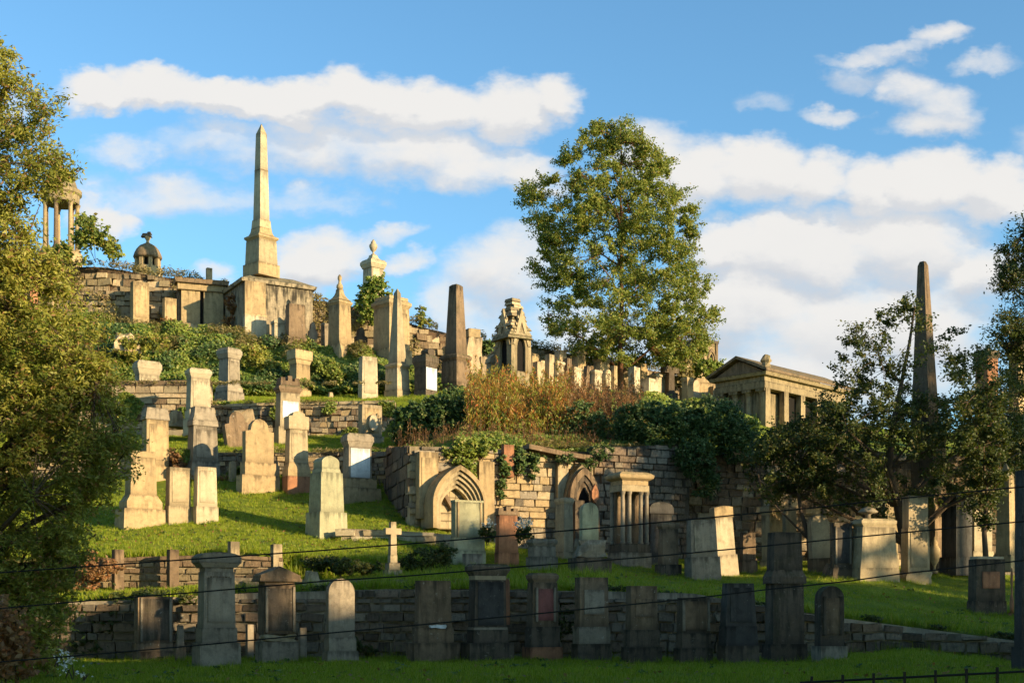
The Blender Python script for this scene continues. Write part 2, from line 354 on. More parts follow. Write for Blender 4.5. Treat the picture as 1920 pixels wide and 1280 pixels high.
def snap(px, py, Dh, tol=2.5, quiet=False):
    """point of the ground seen at (px, py) nearest to distance Dh"""
    d = W(px, py, 1.0).normalized(); o = Vector((0, 0, 0)); best = None; far = 0
    for _ in range(12):
        hit = BVH.ray_cast(o, d)
        if hit[0] is None: break
        if best is None or abs(hit[0].y - Dh) < abs(best.y - Dh): best = hit[0]
        o = hit[0] + d * 0.02
    if best is None or abs(best.y - Dh) > tol:
        p = W(px, py, Dh); down = BVH.ray_cast(p + Vector((0, 0, 30)), Vector((0, 0, -1)))
        if not quiet: print('SNAP', px, py, Dh, 'hit', None if best is None else round(best.y, 1), 'dz', None if down[0] is None else round(p.z - down[0].z, 2))
        return p
    return best
def ground_z(x, y):
    h = BVH.ray_cast(Vector((x, y, 60)), Vector((0, 0, -1))); return h[0].z if h[0] else 0

# ---------------------------------------------------------------- grass tufts on the lawns
def scatter_pts(r0, r1, n, x0=-260, x1=2150, keep=None):
    out = []
    for _ in range(n):
        x = random.uniform(x0, x1); s = random.random()
        p = interp(ROWS[r0], x).lerp(interp(ROWS[r1], x), s)
        if keep and not keep(x, s): continue
        out.append((p.x, p.y, p.z + hump(p)))
    return out
def blade_mesh(n, hgt, spread, wid, seed):
    rr = random.Random(seed); v = []; f = []
    for i in range(n):
        a = rr.uniform(0, 6.28); d = rr.uniform(0, spread); x, y = d * math.cos(a), d * math.sin(a)
        b = rr.uniform(0, 6.28); h = hgt * rr.uniform(.5, 1.1); l = h * rr.uniform(.1, .7); c = rr.uniform(0, 6.28)
        dx, dy = wid * math.cos(b), wid * math.sin(b); k = len(v)
        v += [(x - dx, y - dy, -.01), (x + dx, y + dy, -.01), (x + l * math.cos(c), y + l * math.sin(c), h)]; f.append((k, k + 1, k + 2))
    me = bpy.data.meshes.new('tuft'); me.from_pydata(v, [], f); return me
def gn_scatter(name, pts, tuft, label, smin=.6, smax=1.3):
    me = bpy.data.meshes.new(name); me.from_pydata(pts, [], []); o = link(name, me); tag(o, label, None, None, 'stuff')
    src = bpy.data.objects.new(name + '_tuft', tuft)
    ng = bpy.data.node_groups.new(name, 'GeometryNodeTree')
    ng.interface.new_socket('Geometry', in_out='INPUT', socket_type='NodeSocketGeometry'); ng.interface.new_socket('Geometry', in_out='OUTPUT', socket_type='NodeSocketGeometry')
    a = ng.nodes.new('NodeGroupInput'); b = ng.nodes.new('NodeGroupOutput'); ip = ng.nodes.new('GeometryNodeInstanceOnPoints')
    oi = ng.nodes.new('GeometryNodeObjectInfo'); oi.inputs['Object'].default_value = src
    rv = ng.nodes.new('FunctionNodeRandomValue'); rv.data_type = 'FLOAT_VECTOR'; rv.inputs[1].default_value = (0.15, 0.15, 6.28)
    rs = ng.nodes.new('FunctionNodeRandomValue'); rs.inputs[2].default_value = smin; rs.inputs[3].default_value = smax; rs.inputs['Seed'].default_value = 3
    ng.links.new(a.outputs[0], ip.inputs['Points']); ng.links.new(oi.outputs['Geometry'], ip.inputs['Instance'])
    ng.links.new(rv.outputs[0], ip.inputs['Rotation']); ng.links.new(rs.outputs[1], ip.inputs['Scale']); ng.links.new(ip.outputs[0], b.inputs[0])
    md = o.modifiers.new('scatter', 'NODES'); md.node_group = ng; return o
tuft = blade_mesh(26, .085, .20, .006, 1); tuft.materials.append(M['blade'])
pts = scatter_pts(1, 2, 9000) + scatter_pts(3, 4, 5000) + scatter_pts(6, 7, 7000) + scatter_pts(7, 8, 6500, keep=lambda x, s: x < 900 or s < .6) + scatter_pts(10, 11, 3500, x1=800) + scatter_pts(12, 13, 3500, x1=1000) + scatter_pts(4, 5, 2500)
gn_scatter('grass', pts, tuft, 'short mown grass covering the lawns between the graves')
tall = blade_mesh(30, .24, .16, .008, 2); tall.materials.append(M['blade'])
pts = scatter_pts(5, 6, 500, 540, 860) + scatter_pts(2, 2, 260) + [ (p.x, p.y + random.uniform(0, .5), p.z + .02) for p in [interp(ROWS[3], random.uniform(0, 1920)) for _ in range(420)]] \
    + [(p.x, p.y + random.uniform(0, .5), p.z + .02) for p in [interp(ROWS[6], random.uniform(0, 900)) for _ in range(420)]] + scatter_pts(3, 4, 200, 700, 1150) + scatter_pts(8, 9, 500, 300, 1900)
gn_scatter('long_grass', pts, tall, 'long rough grass along the terrace edges and wall feet')

# ---------------------------------------------------------------- masonry
def unit_stone(seed):
    rr = random.Random(seed); bm = bmesh.new(); add_box(bm, (0, 0, -.5), (1, 1, 1))
    for v in bm.verts:
        if v.co.y < 0: v.co += Vector((rr.uniform(-.06, .06), rr.uniform(-.10, .10), rr.uniform(-.08, .08)))
    me = bm_mesh(bm, 'stone', 0.07); return me
USTONE = [unit_stone(i) for i in range(9)]
def matted(meshes, mat):
    out = []
    for me in meshes:
        c = me.copy(); c.materials.clear(); c.materials.append(M[mat]); out.append(c)
    return out
UCACHE = {}
def ustones(mat):
    if mat not in UCACHE: UCACHE[mat] = matted(USTONE, mat)
    return UCACHE[mat]
def wall(name, label, cat, path, course, length, mats, core='mortar', thick=0.35, maxparts=280, joint=0.03, proud=0.05, coping=None, group=None, jitter=.25, stuffname='small_stones'):
    """path: (px, ytop, ybase, D). Stones laid in courses in front of a mortar core."""
    P = [(W(px, yt, D), W(px, yb, D)) for px, yt, yb, D in path]
    org = P[0][1].copy(); root = empty(name, org, label=label, cat=cat, group=group)
    # core
    bm = bmesh.new()
    def off(i, d):
        a = P[max(i - 1, 0)][1]; b = P[min(i + 1, len(P) - 1)][1]; t = Vector((b.x - a.x, b.y - a.y, 0)).normalized(); return Vector((-t.y, t.x, 0)) * d
    rings = []
    for i, (tp, bs) in enumerate(P):
        o = off(i, thick); b0 = bs - Vector((0, 0, .4))
        rings.append([bm.verts.new(q - org) for q in (b0, tp, tp + o, b0 + o)])
    for a, b in zip(rings, rings[1:]):
        for k in range(4): bm.faces.new((a[k], a[(k + 1) % 4], b[(k + 1) % 4], b[k]))
    bm.faces.new(rings[0]); bm.faces.new(rings[-1][::-1])
    link('mortar_core', bm_mesh(bm), core, root)
    # stones
    S = []
    L = [0]
    for (t0, b0), (t1, b1) in zip(P, P[1:]): L.append(L[-1] + (Vector((b1.x, b1.y, 0)) - Vector((b0.x, b0.y, 0))).length)
    def at(s):
        s = min(max(s, 0), L[-1])
        for i in range(len(L) - 1):
            if s <= L[i + 1] or i == len(L) - 2:
                q = (s - L[i]) / (L[i + 1] - L[i]); return P[i][0].lerp(P[i + 1][0], q), P[i][1].lerp(P[i + 1][1], q), (P[i + 1][1] - P[i][1])
    zmin = min(b.z for t, b in P); zmax = max(t.z for t, b in P); z = zmin - .1
    while z < zmax:
        h = course * random.uniform(1 - jitter, 1 + jitter); s = -random.random() * length
        while s < L[-1]:
            l = length * random.uniform(.55, 1.5); c = s + l / 2
            if 0 < c < L[-1]:
                tp, bs, tv = at(c)
                if z + h * .6 < tp.z and z + h > bs.z - .1:
                    hh = min(h, tp.z - z); ang = math.atan2(tv.y, tv.x)
                    nrm = Vector((tv.y, -tv.x, 0)).normalized()
                    p = Vector((bs.x, bs.y, z + hh / 2)) + nrm * random.uniform(-.5, 1) * proud * .6
                    e0 = max(s, 0); e1 = min(s + l, L[-1])
                    S.append((p - org, (e1 - e0 - joint, .16, hh - joint), ang, random.choice(mats)))
            s += l
        z += h
    S = [q for q in S if q[1][0] > .05]
    if len(S) > maxparts:
        def key(q):
            p = q[0] + org; px = 960 + F * p.x / p.y
            return -(q[1][0] * q[1][2] / p.y ** 2) * (1 if -20 < px < 1940 else 0.01)
        S.sort(key=key)
    for p, sc, ang, mt in S[:maxparts]:
        o = bpy.data.objects.new('stone', random.choice(ustones(mt))); COL.objects.link(o); o.parent = root
        k_ = .09 if jitter >= .4 else .015
        o.location = p; o.scale = sc; o.rotation_euler = (random.gauss(0, k_), random.gauss(0, k_ * .6), ang + random.gauss(0, k_))
    rest = S[maxparts:]
    if rest:
        by = {}
        for q in rest: by.setdefault(q[3], []).append(q)
        V = []; Fc = []; MI = []; names = list(by)
        for mi, mt in enumerate(names):
            for p, sc, ang, _ in by[mt]:
                me = random.choice(USTONE); k = len(V); ca, sa = math.cos(ang), math.sin(ang)
                for v in me.vertices:
                    x, y, zz = v.co.x * sc[0], v.co.y * sc[1], v.co.z * sc[2]
                    V.append((p.x + x * ca - y * sa, p.y + x * sa + y * ca, p.z + zz))
                for f in me.polygons: Fc.append([k + i for i in f.vertices]); MI.append(mi)
        me = bpy.data.meshes.new(stuffname); me.from_pydata(V, [], Fc); me.polygons.foreach_set('material_index', MI)
        o = link(stuffname, me, names, root); o['kind'] = 'stuff'
    if coping:
        h, over, mt, seg = coping; s = 0
        while s < L[-1] - .05:
            l = min(seg * random.uniform(.8, 1.2), L[-1] - s); tp, bs, tv = at(s + l / 2); t0, _, _ = at(s); t1, _, _ = at(s + l)
            bm = bmesh.new(); add_box(bm, (0, 0, 0), (l - .02, thick + over, h)); o = link('coping_stone', bm_mesh(bm, 'coping_stone', .02), mt, root)
            nrm = Vector((tv.y, -tv.x, 0)).normalized()
            o.location = tp - org - nrm * (thick / 2 - .02) + Vector((0, 0, random.uniform(-.01, .01))); o.rotation_euler = (0, -math.atan2(t1.z - t0.z, l), math.atan2(tv.y, tv.x)); s += l
    return root

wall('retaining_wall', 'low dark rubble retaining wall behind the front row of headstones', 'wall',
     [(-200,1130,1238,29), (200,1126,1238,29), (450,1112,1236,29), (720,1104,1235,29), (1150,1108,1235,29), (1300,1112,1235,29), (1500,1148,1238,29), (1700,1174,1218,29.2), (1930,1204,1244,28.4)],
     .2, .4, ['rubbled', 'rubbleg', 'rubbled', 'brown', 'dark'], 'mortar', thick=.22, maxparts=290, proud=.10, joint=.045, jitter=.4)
wall('retaining_wall', 'upper strip of pale sunlit rubble just above the low dark retaining wall', 'wall',
     [(430,1082,1118,31.6), (600,1086,1122,31.6), (760,1086,1122,31.6), (955,1082,1120,31.6)], .2, .4, ['rubble', 'rubbleg', 'pale'], 'mortar', maxparts=90, proud=.06)
wall('stone_wall', 'sandstone garden wall of squared blocks between four upright posts, left of the big caps', 'wall',
     [(20,1062,1108,34), (213,1052,1108,34), (430,1046,1100,34.1), (530,1052,1084,34.3)], .17, .34, ['brown', 'ochre', 'brown'], 'cream', maxparts=150, proud=.0, joint=.045, thick=.5, coping=(.1, .1, 'brown', .9))
wall('kerb_wall', 'low pinkish stone kerb holding the small lawn behind the stone cross', 'wall',
     [(640,990,1004,38.6), (740,994,1010,38.6), (850,1002,1026,38.8)], .2, .95, ['pale', 'cream', 'pale'], 'mortar', maxparts=20, joint=.02, coping=None, thick=.3)
wall('retaining_wall', 'rubble terrace wall half in shadow behind the tall slab with the broken white ornament', 'wall',
     [(-200,848,896,47), (200,848,896,47), (450,848,892,47), (620,848,886,47.2), (735,846,900,45.6)], .2, .36, ['rubble', 'rubbleg', 'gold', 'brown'], 'mortar', maxparts=200, proud=.12, jitter=.4)
wall('cliff_wall', 'tall sunlit retaining wall of pale sandstone with the pointed arch doorway', 'wall',
     [(768,836,960,40.8), (850,838,1004,41.3), (930,842,1022,41.9), (1050,850,1036,42.9), (1112,862,1042,43.6)], .27, .48, ['gold', 'rubble', 'rubbleg', 'pale', 'grey'], 'pale', maxparts=290, joint=.02, proud=.05, jitter=.38, thick=.5)
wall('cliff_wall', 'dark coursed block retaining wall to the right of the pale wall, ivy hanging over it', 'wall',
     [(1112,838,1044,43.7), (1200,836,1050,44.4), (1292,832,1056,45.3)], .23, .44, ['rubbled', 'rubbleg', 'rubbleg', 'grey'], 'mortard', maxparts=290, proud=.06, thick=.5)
wall('cliff_wall', 'rough rubble retaining wall seen through the dark trees on the right', 'wall',
     [(1292,846,1056,45.8), (1500,848,1058,46.8), (1700,852,1068,47.8), (1930,862,1082,47.9), (2300,870,1085,47.9)], .26, .42, ['rubble', 'rubbleg', 'rubbled', 'brown'], 'mortar', maxparts=290, proud=.14, jitter=.45, thick=.5)
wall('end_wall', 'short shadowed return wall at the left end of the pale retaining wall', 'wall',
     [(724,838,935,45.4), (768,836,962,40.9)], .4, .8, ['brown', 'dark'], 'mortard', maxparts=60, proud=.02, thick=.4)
wall('terrace_wall', 'ruined rubble wall with patches of ivy below the grass strip near the obelisk', 'wall',
     [(395,764,818,52.6), (520,760,818,52.6), (620,758,820,52.6), (740,757,824,52.4)], .19, .3, ['rubble', 'gold', 'rubbleg', 'brown', 'pale'], 'mortar', maxparts=290, proud=.14, jitter=.45, coping=(.12, .08, 'pale', 1.3))
wall('terrace_wall', 'pale mortared wall length between the two tall flat capped pedestals', 'wall',
     [(150,724,800,52.4), (395,722,800,52.4)], .26, .6, ['rubble', 'pale', 'rubble', 'brown'], 'mortar', maxparts=120, proud=.06, coping=(.2, .1, 'brown', 1.3))
wall('hilltop_wall', 'long rough rock and rubble wall along the crest behind the top monuments', 'wall',
     [(-300,512,604,65), (60,512,606,65), (130,504,606,65), (200,506,610,65), (330,524,624,65.4), (450,546,634,65.9), (600,564,656,66), (720,600,670,66.2), (850,632,710,67.8), (1000,654,726,68.8), (1150,682,740,69.8), (1250,700,748,70.8), (1345,722,764,71.8)],
     .29, .5, ['rubble', 'ochre', 'rubble', 'brown'], 'earth', maxparts=290, proud=.34, thick=.6, joint=.02, jitter=.4)

# ---------------------------------------------------------------- monuments
DEFER = []
def stackbox(bm, levels, r):
    """levels: (w0, w1, z0, z1) frusta stacked"""
    for w0, w1, z0, z1 in levels: add_box(bm, (0, 0, z0), (w0, w0 * r, z1 - z0), (w1, w1 * r))
def profpoly(bm, prof, r):
    """square-section solid from (half width, z) profile"""
    rings = []
    for hw, z in prof: rings.append([bm.verts.new((sx * hw, sy * hw * r, z)) for sx, sy in ((-1, -1), (1, -1), (1, 1), (-1, 1))])
    for a, b in zip(rings, rings[1:]):
        for k in range(4): bm.faces.new((a[k], a[(k + 1) % 4], b[(k + 1) % 4], b[k]))
    bm.faces.new(rings[0][::-1]); bm.faces.new(rings[-1])
def seg_mesh(kind, w0, w1, h, r, rnd):
    bm = bmesh.new(); bev = min(.02, w0 * .04)
    d = w0 * r
    if kind == 'b': add_box(bm, (0, 0, 0), (w0, d, h), (w1, w1 * r))
    elif kind == 'k':      # cornice: moulding, slab, weathered top
        a = w0 / 2; profpoly(bm, [(a * .84, 0), (a * .86, h * .12), (a * .95, h * .34), (a * .95, h * .40), (a, h * .42), (a, h * .78), (a * .93, h * .84), (a * .84, h)], r)
    elif kind == 'm':      # plinth moulding
        a = w0 / 2; profpoly(bm, [(a, 0), (a, h * .5), (a * .96, h * .6), (w1 / 2 * 1.04, h * .85), (w1 / 2, h)], r)
    elif kind == 'f':      # concave flare
        a, b = w0 / 2, w1 / 2; profpoly(bm, [(a, 0)] + [(b + (a - b) * (1 - q) ** 2.2, h * q) for q in (.12, .3, .5, .75, 1)], r)
    elif kind == 'g':
        add_poly(bm, o_gable(w0, h, .42), -d / 2, d / 2); add_box(bm, (0, 0, 0), (w0 * 1.05, d * 1.06, h * .2))
    elif kind == 'c':      # low segmental top on a slab
        n = 8; pts = [(-w0 / 2, 0), (w0 / 2, 0), (w0 / 2, h * .55)] + [(w0 / 2 * math.cos(math.pi * i / n) * .92, h * .6 + h * .4 * math.sin(math.pi * i / n)) for i in range(n + 1)] + [(-w0 / 2, h * .55)]
        add_poly(bm, pts, -d / 2, d / 2)
    elif kind == 'a': add_poly(bm, o_round(w0, h, min(1, h / w0 * 1.9)), -d / 2, d / 2)
    elif kind == 'p': add_poly(bm, o_point(w0, h, .5), -d / 2, d / 2)
    elif kind == 'gg': add_poly(bm, o_gable(w0, h, .86), -d / 2, d / 2)
    elif kind == 's': add_poly(bm, o_shoulder(w0, h), -d / 2, d / 2)
    elif kind == 'h': add_box(bm, (0, 0, 0), (w0, d, h), (w0 * .06, d * .06))
    elif kind == 'ob':     # obelisk shaft with pyramidion
        k = min(.12, w1 * 1.0 / h); profpoly(bm, [(w0 / 2, 0), (w1 / 2, h * (1 - k)), (w1 * .04, h)], r)
    elif kind == 'ot':     # obelisk shaft with a blunt chamfered tip
        profpoly(bm, [(w0 / 2, 0), (w1 / 2, h * .975), (w1 * .3, h)], r)
    elif kind == 'u':
        q = w0 / 2; add_lathe(bm, [(q * .5, 0), (q * .55, h * .06), (q * .22, h * .12), (q * .2, h * .2), (q * .7, h * .34), (q, h * .55), (q * .95, h * .66), (q * .5, h * .78), (q * .62, h * .82), (q * .3, h * .92), (q * .12, h)]); bev = 0
    elif kind == 'fin':
        q = w0 / 2; add_lathe(bm, [(q * .8, 0), (q, h * .14), (q * .9, h * .3), (q * .45, h * .42), (q * .4, h * .6), (q * .62, h * .7), (q * .6, h * .86), (q * .2, h)], n=10); bev = 0
    elif kind == 'mush':   # covered bowl on a short stalk
        q = w0 / 2; add_lathe(bm, [(q * .3, 0), (q * .28, h * .35), (q * .5, h * .42), (q, h * .52), (q * .98, h * .62), (q * .6, h * .85), (q * .15, h * .97), (q * .05, h)]); bev = 0
    elif kind == 'roll': 
        add_poly(bm, [(w0 / 2 * math.cos(t) * (1 if abs(math.cos(t)) > .1 else 1), h / 2 + h / 2 * math.sin(t)) for t in [2 * math.pi * i / 14 for i in range(14)]], -d / 2, d / 2)
    elif kind == 'crown':
        add_box(bm, (0, 0, 0), (w0, d, h * .45))
        for i in (-1, 0, 1): add_box(bm, (i * w0 * .36, 0, h * .45), (w0 * .22, d * .9, h * (.55 if i == 0 else .35)))
        bev *= .5
    elif kind == 'x':
        t = w0 * .36; add_box(bm, (0, 0, 0), (t * 1.1, t, h), (t * .9, t * .9)); add_box(bm, (0, 0, h * .62), (w0, t * .92, t))
    elif kind == 'r':      # broken, uneven block
        add_box(bm, (0, 0, 0), (w0, d, h), (w1, w1 * r)); bmesh.ops.subdivide_edges(bm, edges=bm.edges[:], cuts=2, use_grid_fill=True)
        for v in bm.verts: v.co += Vector([rnd.uniform(-.07, .07) * w0 for _ in range(3)])
        bev = 0
    me = bm_mesh(bm, 'part', bev)
    if kind in ('u', 'fin', 'mush'): me.polygons.foreach_set('use_smooth', [True] * len(me.polygons))
    return me
MON = {}; FOOT = []
def mon(name, label, cat, x, y, D, segs, yaw=21, r=.6, m='gold', tilt=0, group=None, free=False):
    if yaw <= 24: yaw = 25 - .75 * math.degrees(math.atan((x - 960) / F))
    p = W(x, y, D) if free else snap(x, y, D)
    D = p.y; s = D / F; rnd = random.Random(hash((x, y)) & 0xffff)
    th = R(yaw) + math.atan((x - 960) / F)
    root = empty(name, p, yaw, tilt, label=label, cat=cat, group=group)
    z = 0.0; first = True
    den0 = math.cos(th) + r * abs(math.sin(th)); basew = None
    for sg in segs:
        part, kind, Wd, H = sg[:4]; o = sg[4] if len(sg) > 4 else {}
        rr = o.get('r', r); den = math.cos(th) + rr * abs(math.sin(th))
        w0, w1 = (Wd if isinstance(Wd, tuple) else (Wd, Wd)); w0 *= s / den; w1 *= s / den; h = H * s
        z += o.get('dz', 0) * s; ext = .25 if first else 0
        me = seg_mesh(kind, w0, w1, h + ext, rr, rnd)
        ob = link(part, me, o.get('m', m), root); ob.location = (o.get('dx', 0) * s, o.get('dy', 0), z - ext)
        if 'p' not in o and kind == 'b' and part in ('slab', 'shaft', 'upper_slab') and w0 > .45 and h > .7 and rnd.random() < .6: o = dict(o, p=(.76, .8, o.get('m', m)))
        if 'p' in o:
            pw, ph, pm = o['p'][:3]; hh = h * ph; ww = (w0 + w1) / 2 * pw; fy = -w0 * rr / 2
            bm = bmesh.new()
            tilt_b = math.atan2((w0 - w1) * rr / 2, h)
            add_box(bm, (0, 0, -hh / 2), (ww, .03, hh)); pl = link('inscription_panel', bm_mesh(bm, 'p', .006), pm, ob)
            pl.location = (0, fy + (w0 - w1) * rr / 4 - .004, h / 2 + ext); pl.rotation_euler = (-tilt_b, 0, 0)
            if len(o['p']) > 3:      # raised frame strips round the panel
                for sx_ in (-1, 1):
                    fr = boxpart('frame_strip', (0, 0, -hh / 2 - .03), (.05, .06, hh + .06), o['p'][3], ob, bevel=.008)
                    fr.location = (sx_ * (ww / 2 + .025), fy + (w0 - w1) * rr / 4 - .012, h / 2 + ext); fr.rotation_euler = (-tilt_b, 0, 0)
        if 'ins' in o:       # worn lines of cut lettering, far too faint to read
            bm = bmesh.new(); fy = -w0 * rr / 2; nl = o['ins']
            for i in range(nl):
                zz = ext + h * (.9 - .6 * i / nl); xx = -w0 * rnd.uniform(.26, .34)
                while xx < w0 * .3:
                    l = rnd.uniform(.02, .06); add_box(bm, (xx + l / 2, fy - .001 + (w0 - w1) * rr / 2 * (zz - ext) / h, zz), (l, .012, .022)); xx += l + .015
            link('inscription', bm_mesh(bm), o.get('im', 'brown'), ob)['kind'] = 'stuff'
        if not o.get('keep'): z += h
        first = False
    MON[label] = root; FOOT.append((p.copy(), (w0_ if (w0_ := segs[0][2]) and not isinstance(segs[0][2], tuple) else segs[0][2][0]) * s, root.rotation_euler.z, free))
    return root

# front row, along the foot of the low wall, mostly in shade
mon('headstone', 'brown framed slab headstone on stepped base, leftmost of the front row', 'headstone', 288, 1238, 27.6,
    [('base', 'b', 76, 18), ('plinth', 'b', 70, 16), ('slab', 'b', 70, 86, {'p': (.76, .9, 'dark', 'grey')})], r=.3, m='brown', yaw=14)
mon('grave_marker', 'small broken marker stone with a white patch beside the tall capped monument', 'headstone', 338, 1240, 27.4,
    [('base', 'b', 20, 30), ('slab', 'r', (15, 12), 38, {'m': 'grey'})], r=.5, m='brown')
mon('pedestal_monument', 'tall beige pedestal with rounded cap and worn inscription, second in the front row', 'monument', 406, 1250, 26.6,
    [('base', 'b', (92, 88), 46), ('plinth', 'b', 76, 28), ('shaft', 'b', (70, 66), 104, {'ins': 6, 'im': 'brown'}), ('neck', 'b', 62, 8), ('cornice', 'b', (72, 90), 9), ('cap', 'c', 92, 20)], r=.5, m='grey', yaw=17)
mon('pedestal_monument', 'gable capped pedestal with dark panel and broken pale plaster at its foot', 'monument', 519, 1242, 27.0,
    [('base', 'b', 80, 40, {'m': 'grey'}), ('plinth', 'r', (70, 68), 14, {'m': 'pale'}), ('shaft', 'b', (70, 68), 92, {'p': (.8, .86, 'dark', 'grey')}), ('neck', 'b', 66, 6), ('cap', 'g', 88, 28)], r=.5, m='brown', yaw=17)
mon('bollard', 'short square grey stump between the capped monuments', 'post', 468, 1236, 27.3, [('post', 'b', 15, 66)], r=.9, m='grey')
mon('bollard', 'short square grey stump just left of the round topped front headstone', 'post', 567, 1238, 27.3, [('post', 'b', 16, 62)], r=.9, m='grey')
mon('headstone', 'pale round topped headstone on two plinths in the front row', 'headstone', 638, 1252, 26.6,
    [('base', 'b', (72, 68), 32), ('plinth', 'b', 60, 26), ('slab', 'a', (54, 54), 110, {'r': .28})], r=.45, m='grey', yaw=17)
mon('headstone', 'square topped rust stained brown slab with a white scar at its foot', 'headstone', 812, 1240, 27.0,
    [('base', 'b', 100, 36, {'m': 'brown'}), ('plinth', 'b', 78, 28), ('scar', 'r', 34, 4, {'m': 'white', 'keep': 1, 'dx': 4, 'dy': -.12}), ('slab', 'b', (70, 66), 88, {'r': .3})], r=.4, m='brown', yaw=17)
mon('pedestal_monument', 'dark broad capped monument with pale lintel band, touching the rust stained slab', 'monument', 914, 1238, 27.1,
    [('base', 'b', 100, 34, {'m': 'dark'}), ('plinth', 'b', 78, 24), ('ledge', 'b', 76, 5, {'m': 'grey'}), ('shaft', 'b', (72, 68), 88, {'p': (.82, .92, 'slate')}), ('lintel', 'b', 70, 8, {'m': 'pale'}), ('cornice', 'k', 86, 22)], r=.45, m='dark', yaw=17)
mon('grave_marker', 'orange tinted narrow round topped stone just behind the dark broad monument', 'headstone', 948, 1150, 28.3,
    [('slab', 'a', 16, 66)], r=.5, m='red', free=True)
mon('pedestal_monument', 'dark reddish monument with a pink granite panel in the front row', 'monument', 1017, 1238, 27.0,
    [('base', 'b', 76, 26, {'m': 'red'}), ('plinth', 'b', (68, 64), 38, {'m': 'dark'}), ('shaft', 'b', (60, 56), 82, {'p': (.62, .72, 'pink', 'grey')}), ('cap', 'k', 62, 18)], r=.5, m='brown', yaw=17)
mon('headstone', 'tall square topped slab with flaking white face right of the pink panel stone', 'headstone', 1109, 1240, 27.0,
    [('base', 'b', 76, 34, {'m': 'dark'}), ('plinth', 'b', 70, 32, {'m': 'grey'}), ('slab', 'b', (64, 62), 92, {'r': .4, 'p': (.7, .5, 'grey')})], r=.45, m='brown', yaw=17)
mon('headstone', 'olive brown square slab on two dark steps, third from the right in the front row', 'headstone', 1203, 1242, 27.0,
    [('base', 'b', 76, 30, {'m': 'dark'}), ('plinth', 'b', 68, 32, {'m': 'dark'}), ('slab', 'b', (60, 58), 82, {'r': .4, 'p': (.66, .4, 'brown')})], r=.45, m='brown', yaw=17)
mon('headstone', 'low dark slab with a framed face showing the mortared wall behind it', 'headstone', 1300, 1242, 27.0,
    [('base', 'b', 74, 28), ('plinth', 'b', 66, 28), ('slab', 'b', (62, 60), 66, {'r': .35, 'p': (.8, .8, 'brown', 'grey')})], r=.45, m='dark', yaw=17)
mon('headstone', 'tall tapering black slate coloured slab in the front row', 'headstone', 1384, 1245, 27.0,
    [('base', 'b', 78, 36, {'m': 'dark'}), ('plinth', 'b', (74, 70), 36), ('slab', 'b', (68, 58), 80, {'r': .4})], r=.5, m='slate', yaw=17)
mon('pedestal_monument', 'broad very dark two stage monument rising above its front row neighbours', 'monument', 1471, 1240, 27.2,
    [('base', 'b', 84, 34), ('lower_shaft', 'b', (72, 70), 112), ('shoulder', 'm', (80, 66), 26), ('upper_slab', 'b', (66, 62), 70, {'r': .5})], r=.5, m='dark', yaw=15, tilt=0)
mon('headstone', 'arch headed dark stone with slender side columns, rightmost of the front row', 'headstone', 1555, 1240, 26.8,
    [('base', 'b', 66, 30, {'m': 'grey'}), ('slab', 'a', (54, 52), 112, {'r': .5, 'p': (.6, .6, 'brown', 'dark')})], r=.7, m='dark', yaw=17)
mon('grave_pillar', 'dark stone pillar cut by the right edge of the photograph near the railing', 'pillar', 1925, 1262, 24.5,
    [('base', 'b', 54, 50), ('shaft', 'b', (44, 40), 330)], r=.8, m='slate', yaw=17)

# stone posts of the garden wall
for px, top, base, D, lb in ((221, 1030, 1108, 33.4, 'upright square wall post nearest the leafy tree on the left'), (324, 1030, 1106, 33.5, 'upright square wall post to the right of the squared block panel'),
                          (438, 1015, 1090, 34.3, 'mottled upright wall post just above the tall rounded cap'), (518, 1020, 1088, 34.3, 'round shouldered wall post at the end of the garden wall')):
    mon('wall_post', lb, 'post', px, base, D, [('post', 'b', (23, 22), base - top)], r=.9, m='brown' if px < 400 else 'pale', free=True)
mon('marker_stone', 'small rough pointed boulder lit beside the gable capped monument', 'stone', 585, 1106, 30.6, [('boulder', 'r', (50, 22), 34)], r=.6, m='pale', free=True)
mon('stone_cross', 'plain stone cross on three steps on the grassy bank', 'cross', 736, 1081, 33.2,
    [('lower_step', 'b', 36, 13), ('middle_step', 'b', 28, 13), ('upper_step', 'b', 18, 15), ('cross', 'x', (36, 36), 62, {'r': .5})], r=.9, m='pale', yaw=30)

# second row, right half
mon('headstone', 'beige framed slab headstone in front of the pointed arch doorway', 'headstone', 876, 1058, 36.6,
    [('base', 'b', 70, 26), ('plinth', 'b', 66, 24), ('slab', 'b', 60, 66, {'p': (.76, .94, 'green', 'gold')}), ('top_ledge', 'b', 62, 4)], r=.35, m='green', yaw=20)
mon('footstone', 'small grey block set in front of the beige framed slab', 'stone', 886, 1064, 35.6, [('block', 'b', 38, 26)], r=.5, m='grey', yaw=20)
mon('headstone', 'red sandstone pillar headstone with a battlemented crown', 'headstone', 950, 1060, 36.4,
    [('base', 'b', 46, 24), ('shaft', 'b', (44, 40), 70), ('crown', 'crown', 46, 17, {'m': 'brown'})], r=.45, m='red', yaw=16)
mon('table_tomb', 'low grey stepped tomb beside the red sandstone pillar', 'tomb', 1016, 1070, 36.0,
    [('base', 'b', 60, 26), ('chest', 'b', 52, 20), ('lid', 'k', 60, 14)], r=.6, m='grey', yaw=20)
mon('headstone', 'gold lit square pillar with small moulded cap against the pale wall', 'headstone', 1058, 1048, 39.5,
    [('base', 'b', 38, 14), ('shaft', 'b', (34, 32), 88), ('cap', 'k', 38, 13)], r=1.0, m='pale', yaw=40)
